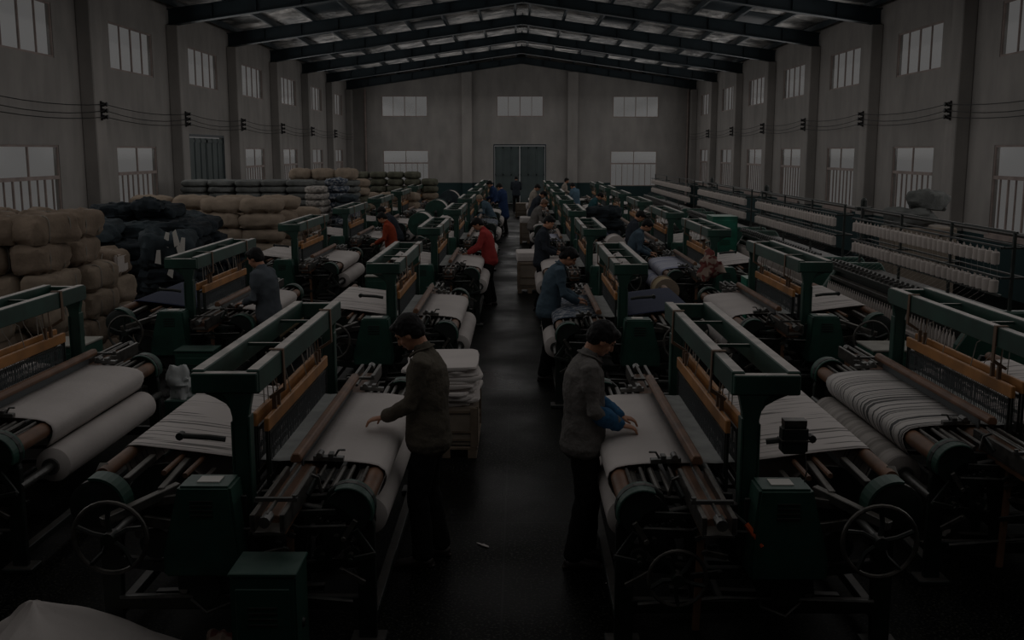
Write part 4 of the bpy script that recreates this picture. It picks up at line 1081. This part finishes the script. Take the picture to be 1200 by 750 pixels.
# ---------------------------------------------------------------- people
def frame_(d, ref):
    d = Vector(d).normalized(); u = d.cross(Vector(ref))
    if u.length < 1e-3: u = d.cross(Vector((1,0,0)))
    u.normalize(); v = u.cross(d).normalized(); return u, v      # u = side, v = towards ref
def limb(b, pts, rad, ref=(0,0,1), n=14):
    """closed loft along pts; rad = (ru, rv) per point with rounded ends"""
    pts = [Vector(p) for p in pts]; rad = [r if isinstance(r, tuple) else (r, r) for r in rad]
    rs = []
    m = len(pts)
    for i in range(m):
        a = pts[max(0,i-1)]; c = pts[min(m-1,i+1)]; d = (c-a).normalized(); u, v = frame_(d, ref)
        ru, rv = rad[i]
        if i == 0:
            e = min(ru, rv)
            for q in (75, 45, 20):
                s = math.cos(math.radians(q)); rs.append([pts[0] - d*e*math.sin(math.radians(q))*.8 + u*ru*s*math.cos(2*PI*k/n) + v*rv*s*math.sin(2*PI*k/n) for k in range(n)])
        rs.append([pts[i] + u*ru*math.cos(2*PI*k/n) + v*rv*math.sin(2*PI*k/n) for k in range(n)])
        if i == m-1:
            e = min(ru, rv)
            for q in (20, 45, 75):
                s = math.cos(math.radians(q)); rs.append([pts[i] + d*e*math.sin(math.radians(q))*.8 + u*ru*s*math.cos(2*PI*k/n) + v*rv*s*math.sin(2*PI*k/n) for k in range(n)])
    b.rings(rs)
def ell(b, c, r, R=None, n=16, m=10, sx=1.0):
    rs = []
    for i in range(m+1):
        th = -PI/2 + PI*(i+.02)/(m+.04)
        row = []
        for k in range(n):
            a = 2*PI*k/n; v = Vector((r[0]*math.cos(th)*math.cos(a), r[1]*math.cos(th)*math.sin(a), r[2]*math.sin(th)))
            if R: v = R @ v
            row.append(Vector(c) + v)
        rs.append(row)
    b.rings(rs)
def sdf(b, name, m, parent, vox, sm=4, disp=0.0, dsize=.1):
    o = b.build(name, m, parent)
    r = o.modifiers.new('r', 'REMESH'); r.mode = 'VOXEL'; r.voxel_size = vox; r.use_smooth_shade = True
    if sm: s = o.modifiers.new('s', 'SMOOTH'); s.iterations = sm; s.factor = .5
    if disp:
        tx = bpy.data.textures.get('folds%g' % dsize) or bpy.data.textures.new('folds%g' % dsize, 'CLOUDS'); tx.noise_scale = dsize; tx.noise_depth = 2
        d = o.modifiers.new('d', 'DISPLACE'); d.texture = tx; d.strength = disp; d.mid_level = .5; d.texture_coords = 'LOCAL'
    return o
def ik(s, w, l1, l2, pole):
    d = w - s; L = min(d.length, (l1+l2)*.995); dn = d.normalized()
    a = (l1*l1 - l2*l2 + L*L)/(2*L); h = math.sqrt(max(0, l1*l1 - a*a))
    p = Vector(pole) - dn*Vector(pole).dot(dn); p.normalize()
    return s + dn*a + p*h, s + dn*L

def person(label, loc, face, h, jacket, trousers, lean=8, hands=((.36,.10,1.02),(.36,-.10,1.0)), head=(38, 0), hi=False, female=False, sleeve=None, coat=0.0, bun=False, cat='person', scarf=None, step=.05, cap=None):
    t = bpy.data.objects.new('person', None); COL.objects.link(t); t.empty_display_size = .1
    t.location = loc; t.rotation_euler.z = face; t.scale = (h/1.7,)*3
    tag(t, label, 'person', 'mill workers')
    wd = .93 if female else 1.0
    hip = Vector((0,0,.93)); Rl = Matrix.Rotation(math.radians(lean), 3, 'Y')
    Ru = Matrix.Rotation(math.radians(lean + 5), 3, 'Y')
    def up(x, y, z):
        v = Vector((x, y, z)) - hip
        if z <= .93: return Vector((x, y, z))
        base = Rl @ Vector((v.x, v.y, min(v.z, .28)))
        if v.z > .28: base += Ru @ Vector((0, 0, v.z-.28)) 
        return hip + base
    neck = up(.0,0,1.47); 
    Rh = Matrix.Rotation(math.radians(lean + head[0]), 3, 'Y') @ Matrix.Rotation(math.radians(head[1]), 3, 'Z')
    hc = neck + (Ru @ Vector((.02,0,.045))) + Rh @ Vector((.015,0,.085))
    sh = [up(0, s*.172*wd, 1.405) for s in (1,-1)]
    els, wrs = [], []
    for i, s in enumerate((1,-1)):
        wt = Vector(hands[i]); wt = wt + Vector((-.10,0,.03))
        e, w = ik(sh[i], wt, .285, .25, (-.35, s*.55, -.8)); els.append(e); wrs.append(w)
    ft = [Vector((step, .095, .07)), Vector((-step, -.095, .07))]
    kn = [Vector((step*.8+.03, .095, .49)), Vector((-step*.3+.03, -.095, .49))]
    hj = [Vector((0, .085, .90)), Vector((0, -.085, .90))]
    vox = .0075 if hi else .013
    # continuous body: head, neck, trunk, arms, hands with fingers, legs
    b = MB()
    ell(b, hc + Rh @ Vector((-.008,0,.022)), (.092,.074,.088), Rh)
    ell(b, hc + Rh @ Vector((.030,0,-.035)), (.058,.055,.072), Rh)
    ell(b, hc + Rh @ Vector((.052,0,-.078)), (.028,.034,.024), Rh)        # chin
    limb(b, [hc + Rh @ Vector((.082,0,.012)), hc + Rh @ Vector((.098,0,-.028))], [.009, .014], n=8)   # nose
    ell(b, hc + Rh @ Vector((.078,0,.030)), (.014,.045,.010), Rh)          # brow
    ell(b, hc + Rh @ Vector((.080,0,-.056)), (.011,.022,.010), Rh)         # lips
    for s in (1,-1): 
        ell(b, hc + Rh @ Vector((-.002, s*.076, -.008)), (.018,.010,.030), Rh)
        ell(b, hc + Rh @ Vector((.055, s*.038, -.028)), (.022,.018,.022), Rh)
    limb(b, [up(0,0,1.38), neck, hc + Rh @ Vector((-.02,0,-.05))], [(.06,.055), (.054,.052), (.052,.055)], ref=(1,0,0))
    limb(b, [up(0,0,.92), up(0,0,1.08), up(0,0,1.25), up(0,0,1.38)], [(.15*wd,.10), (.13*wd,.095), (.15*wd,.105), (.13*wd,.085)], ref=(1,0,0))
    for i, s in enumerate((1,-1)):
        limb(b, [sh[i], (sh[i]+els[i])/2, els[i], (els[i]+wrs[i])/2, wrs[i]], [.048,.044,.038,.036,.026])
        limb(b, [hj[i], kn[i], ft[i]], [.075,.052,.04], ref=(1,0,0))
        limb(b, [ft[i] + Vector((-.04,0,-.03)), ft[i] + Vector((.12,0,-.045))], [(.035,.03),(.04,.02)])
        # hand
        w = wrs[i]; tgt = Vector(hands[i]); d = (tgt - w); d.z = min(d.z, -.02); d = d.normalized() if d.length > .01 else Vector((1,0,-.2))
        d = (d + Vector((.6,0,0))).normalized()
        side, nrm = frame_(d, (0,0,1)); 
        if side.y * s < 0: side = -side          # side points outwards
        inn = -side
        limb(b, [w, w + d*.035, w + d*.085], [(.027,.019), (.038,.015), (.041,.013)], n=12)
        for q, (off, ln) in enumerate(((-.031,.055),(-.011,.068),(.011,.072),(.032,.064))):      # little ... index
            f0 = w + d*.085 + inn*off; f1 = f0 + (d*.92 - nrm*(.35 + .1*q*0))*ln*.5; f2 = f1 + (d*.55 - nrm*.85)*ln*.5
            limb(b, [f0 - d*.015, f0, f1, f2], [.0092,.0092,.0085,.0072], n=8)
        th0 = w + d*.03 + inn*.03; th1 = th0 + (d*.55 + inn*.7 - nrm*.2)*.036; th2 = th1 + (d*.9 + inn*.05 - nrm*.35)*.032
        limb(b, [th0 - inn*.01, th0, th1, th2], [.013,.012,.010,.008], n=8)
    sdf(b, 'body', M['skin'], t, .0058 if hi else .011, 2 if hi else 1)
    # jacket
    b = MB()
    lo = .85 - coat
    limb(b, [Vector((.0,0,lo)), up(0,0,.93), up(.0,0,1.08), up(-.006,0,1.22), up(-.012,0,1.34), up(-.012,0,1.415), up(-.006,0,1.455)],
         [(.200*wd,.155+coat*.2), (.192*wd,.148), (.172*wd,.136), (.185*wd,.142), (.180*wd,.132), (.130*wd,.090), (.072,.066)], ref=(1,0,0), n=22)
    limb(b, [up(0,0,1.45), neck + Ru @ Vector((.004,0,.012))], [(.066,.062),(.064,.060)], ref=(1,0,0), n=16)    # collar
    for i, s in enumerate((1,-1)):
        limb(b, [sh[i] + Vector((0,-s*.03,.0)), sh[i], (sh[i]*.5+els[i]*.5), els[i], (els[i]+wrs[i])/2, wrs[i]*.94+els[i]*.06], [.068,.068,.062,.054,.052,.046])
    j = sdf(b, 'jacket', jacket, t, vox, 3, .022 if hi else .02, .09)
    if hi:
        c = MB(); fr = [up(.128,0,.86+.0), up(.120,0,1.08), up(.120,0,1.25), up(.10,0,1.38)]
    if sleeve:
        b = MB()
        for i, s in enumerate((1,-1)):
            limb(b, [els[i]*.75+wrs[i]*.25, (els[i]+wrs[i])/2, wrs[i]], [.062,.066,.046])
        sdf(b, 'sleeve_cover', sleeve, t, vox, 2, .02, .05)['label'] = 'bright blue sleeve covers'
    # trousers
    b = MB()
    limb(b, [Vector((0,0,.96)), Vector((0,0,.84))], [(.160*wd,.112), (.165*wd,.118)], ref=(1,0,0), n=18)
    for i, s in enumerate((1,-1)):
        limb(b, [hj[i], hj[i]*.5+kn[i]*.5, kn[i], kn[i]*.5+ft[i]*.5 + Vector((-.012,0,0)), ft[i] + Vector((-.01,0,.015))], [(.086,.098),(.080,.090),(.070,.075),(.064,.07),(.062,.072)], ref=(1,0,0))
    sdf(b, 'trousers', trousers, t, vox*1.15, 3, .018, .10)
    for i in (0, 1):
        b = MB(); f = ft[i]
        limb(b, [f + Vector((-.055,0,-.035)), f + Vector((.03,0,-.030)), f + Vector((.10,0,-.042)), f + Vector((.155,0,-.046))], [(.040,.034),(.043,.036),(.045,.027),(.036,.022)])
        b.box(f.x-.09, f.x+.185, f.y-.036, f.y+.036, 0, .018)
        sdf(b, 'shoe', M['shoe'], t, .009 if hi else .014, 1)
    # hair
    b = MB()
    ell(b, hc + Rh @ Vector((-.018,0,.040)), (.098,.087,.088), Rh)
    ell(b, hc + Rh @ Vector((-.048,0,.000)), (.066,.082,.080), Rh)
    ell(b, hc + Rh @ Vector((.052,0,.082)), (.040,.064,.028), Rh)
    for s in (1,-1): ell(b, hc + Rh @ Vector((-.012, s*.074, .022)), (.034,.016,.034), Rh)
    if female: ell(b, hc + Rh @ Vector((-.070,0,-.030)), (.050,.070,.065), Rh)
    if bun: ell(b, hc + Rh @ Vector((-.118,0,.02)), (.045,.045,.045), Rh)
    hm = cap or M['hair']
    o = sdf(b, 'cap' if cap else 'hair', hm, t, .007 if hi else .012, 1, .016, .03)
    if cap: o['label'] = 'pale work cap'
    if hi:
        b = MB()
        for s in (1,-1):
            ell(b, hc + Rh @ Vector((.074, s*.030, .010)), (.010,.016,.0045), Rh, 10, 6)
            limb(b, [hc + Rh @ Vector((.082, s*.014, .030)), hc + Rh @ Vector((.078, s*.046, .032))], [.0045,.004], n=6)
        b.build('eyes_and_brows', M['hair'], t, smooth=True)
        b = MB(); limb(b, [hc + Rh @ Vector((.089, -.018, -.056)), hc + Rh @ Vector((.091, .018, -.056))], [.0045,.0045], n=6)
        b.build('lips', M['lip'], t, smooth=True)
        b = MB()      # collar fold and shirt collar
        for s in (1,-1):
            pts = [neck + Ru @ Vector((-.070,0,.014)), neck + Ru @ Vector((-.04,s*.058,.008)), neck + Ru @ Vector((.03,s*.062,-.006)), neck + Ru @ Vector((.085,s*.030,-.045))]
            limb(b, pts, [(.018,.008)]*4, n=8)
        sdf(b, 'collar', jacket, t, .006, 2)
        b = MB(); limb(b, [up(.138,0,.84), up(.130,0,1.0), up(.128,0,1.15), up(.112,0,1.30), up(.085,0,1.40)], [(.004,.006)]*5, ref=(1,0,0), n=6)
        b.build('jacket_placket', jacket, t, smooth=True)
    return t
M['shoe'] = mat('dark_shoe_leather', (0.02, 0.014, 0.012), 0.5)
M['lip'] = mat('lips', (0.20, 0.07, 0.055), 0.5)
M['brown_jacket'] = mat('olive_brown_jacket_cloth', (0.095, 0.083, 0.066), 0.9, 0, 0.15, 8, bump=.3, bscale=60, spec=.1)
M['grey_jacket'] = mat('grey_brown_jacket_cloth', (0.145, 0.135, 0.128), 0.9, 0, 0.15, 8, bump=.3, bscale=60, spec=.1)
M['blue_sleeve'] = mat('bright_blue_sleeve_cloth', (0.03, 0.10, 0.20), 0.8, 0, 0.2, 12, spec=.1)
M['black_cloth'] = mat('black_trouser_cloth', (0.012, 0.012, 0.012), 0.9, spec=.1)
M['blue_shirt'] = mat('slate_blue_shirt_cloth', (0.065, 0.10, 0.13), 0.9, 0, 0.15, 8, spec=.1)
M['grey_blue'] = mat('grey_blue_shirt_cloth', (0.085, 0.098, 0.112), 0.9, 0, 0.12, 8, spec=.1)
M['dark_jacket'] = mat('dark_navy_jacket_cloth', (0.030, 0.036, 0.046), 0.9, spec=.1)
M['red'] = mat('red_knit_jumper', (0.33, 0.045, 0.043), 0.85, 0, 0.1, 8, spec=.1)
M['orange_red'] = mat('orange_red_jumper', (0.24, 0.042, 0.02), 0.85, 0, 0.1, 8, spec=.1)
M['navy'] = mat('royal_blue_work_coat', (0.022, 0.042, 0.105), 0.9, spec=.1)
M['teal'] = mat('teal_work_shirt', (0.03, 0.085, 0.10), 0.9, spec=.1)
M['cream_coat'] = mat('cream_work_coat', (0.30, 0.26, 0.22), 0.9, spec=.1)
M['sky_shirt'] = mat('light_blue_shirt', (0.10, 0.17, 0.23), 0.9, spec=.1)
K = M['black_cloth']
person('man in olive brown jacket and black trousers bending his head over the left loom', (-.60,6.62,0), PI, 1.71, M['brown_jacket'], K, 1, ((.38,.05,.985),(.32,-.08,.975)), (36,-6), True)
person('man in grey jacket with bright blue sleeve covers working at the right loom', (.43,6.60,0), 0, 1.67, M['grey_jacket'], K, 1, ((.34,.03,1.0),(.33,-.09,.975)), (36,6), True, sleeve=M['blue_sleeve'])
person('woman in slate blue shirt with hair tied up working at navy warp loom', (.36,12.3,0), 0, 1.66, M['blue_shirt'], K, 14, ((.46,.06,.98),(.46,-.08,.96)), (28,0), True, True, bun=True)
person('worker in dark navy jacket standing beside the aisle crate', (.40,17.9,0), -.1, 1.66, M['dark_jacket'], K, 3, head=(30,-25))
person('woman in red jumper at the loom left of the aisle', (-.52,18.4,0), PI, 1.62, M['red'], K, 12, ((.50,.12,.98),(.52,-.12,.96)), (30,0), False, True)
person('man in grey blue shirt seen from behind between the left loom rows', (-2.90,11.75,0), PI-.25, 1.66, M['grey_blue'], K, 6, head=(20,0))
person('woman in orange red jumper between the left loom rows', (-2.55,20.6,0), PI, 1.58, M['orange_red'], K, 10, ((.44,.1,.98),(.44,-.1,.96)), (30,0), False, True)
person('worker in dark navy clothes behind the woman in orange red', (-2.75,23.2,0), PI, 1.62, M['dark_jacket'], K, 25, head=(20,0))
person('worker in blue shirt and pale cap leaning over a loom by the aisle', (-.78,29.8,0), PI, 1.62, M['blue_shirt'], K, 28, ((.52,.12,.92),(.52,-.12,.92)), (10,0), cap=M['tan'])
person('worker in long royal blue coat standing left of the aisle', (-.52,34.8,0), PI-.5, 1.72, M['navy'], K, 4, coat=.25)
person('worker in blue coat farther back left of the aisle', (-.90,37.5,0), PI, 1.74, M['navy'], K, 4, coat=.2)
person('worker in cream coat at the far right side of the aisle', (.48,36.0,0), 0, 1.66, M['cream_coat'], K, 6)
person('worker in black jacket bending forward, far right side of the aisle', (.42,31.8,0), 0, 1.66, M['dark_jacket'], K, 22)
person('worker in grey jacket with reddish headscarf, right side of the aisle', (.36,26.8,0), 0, 1.6, M['grey_jacket'], K, 22, ((.50,.12,.92),(.50,-.12,.92)), (15,0), cap=M['brown_wood'])
person('worker in cream top far back between the right loom rows', (1.98,45.0,0), 0, 1.62, M['cream_coat'], K, 3, head=(10,0))
person('worker in light blue shirt between the right loom rows', (2.08,37.5,0), PI*.75, 1.66, M['sky_shirt'], K, 6)
person('worker in teal shirt bending between the right loom rows', (2.15,31.2,0), 0, 1.62, M['teal'], K, 20)
person('worker in dark blue jacket working at a loom in the outer right row', (2.02,18.4,0), -.2, 1.62, M['blue_shirt'], K, 18, ((.46,.1,.98),(.46,-.1,.96)), (25,0))
person('worker with brown hair right behind the dark blue jacket', (2.25,20.6,0), 0, 1.62, M['dark_jacket'], K, 8)
person('worker in dark clothes at the far end of the aisle before the door', (-.12,47.0,0), PI/2, 1.66, M['dark_jacket'], K, 2)
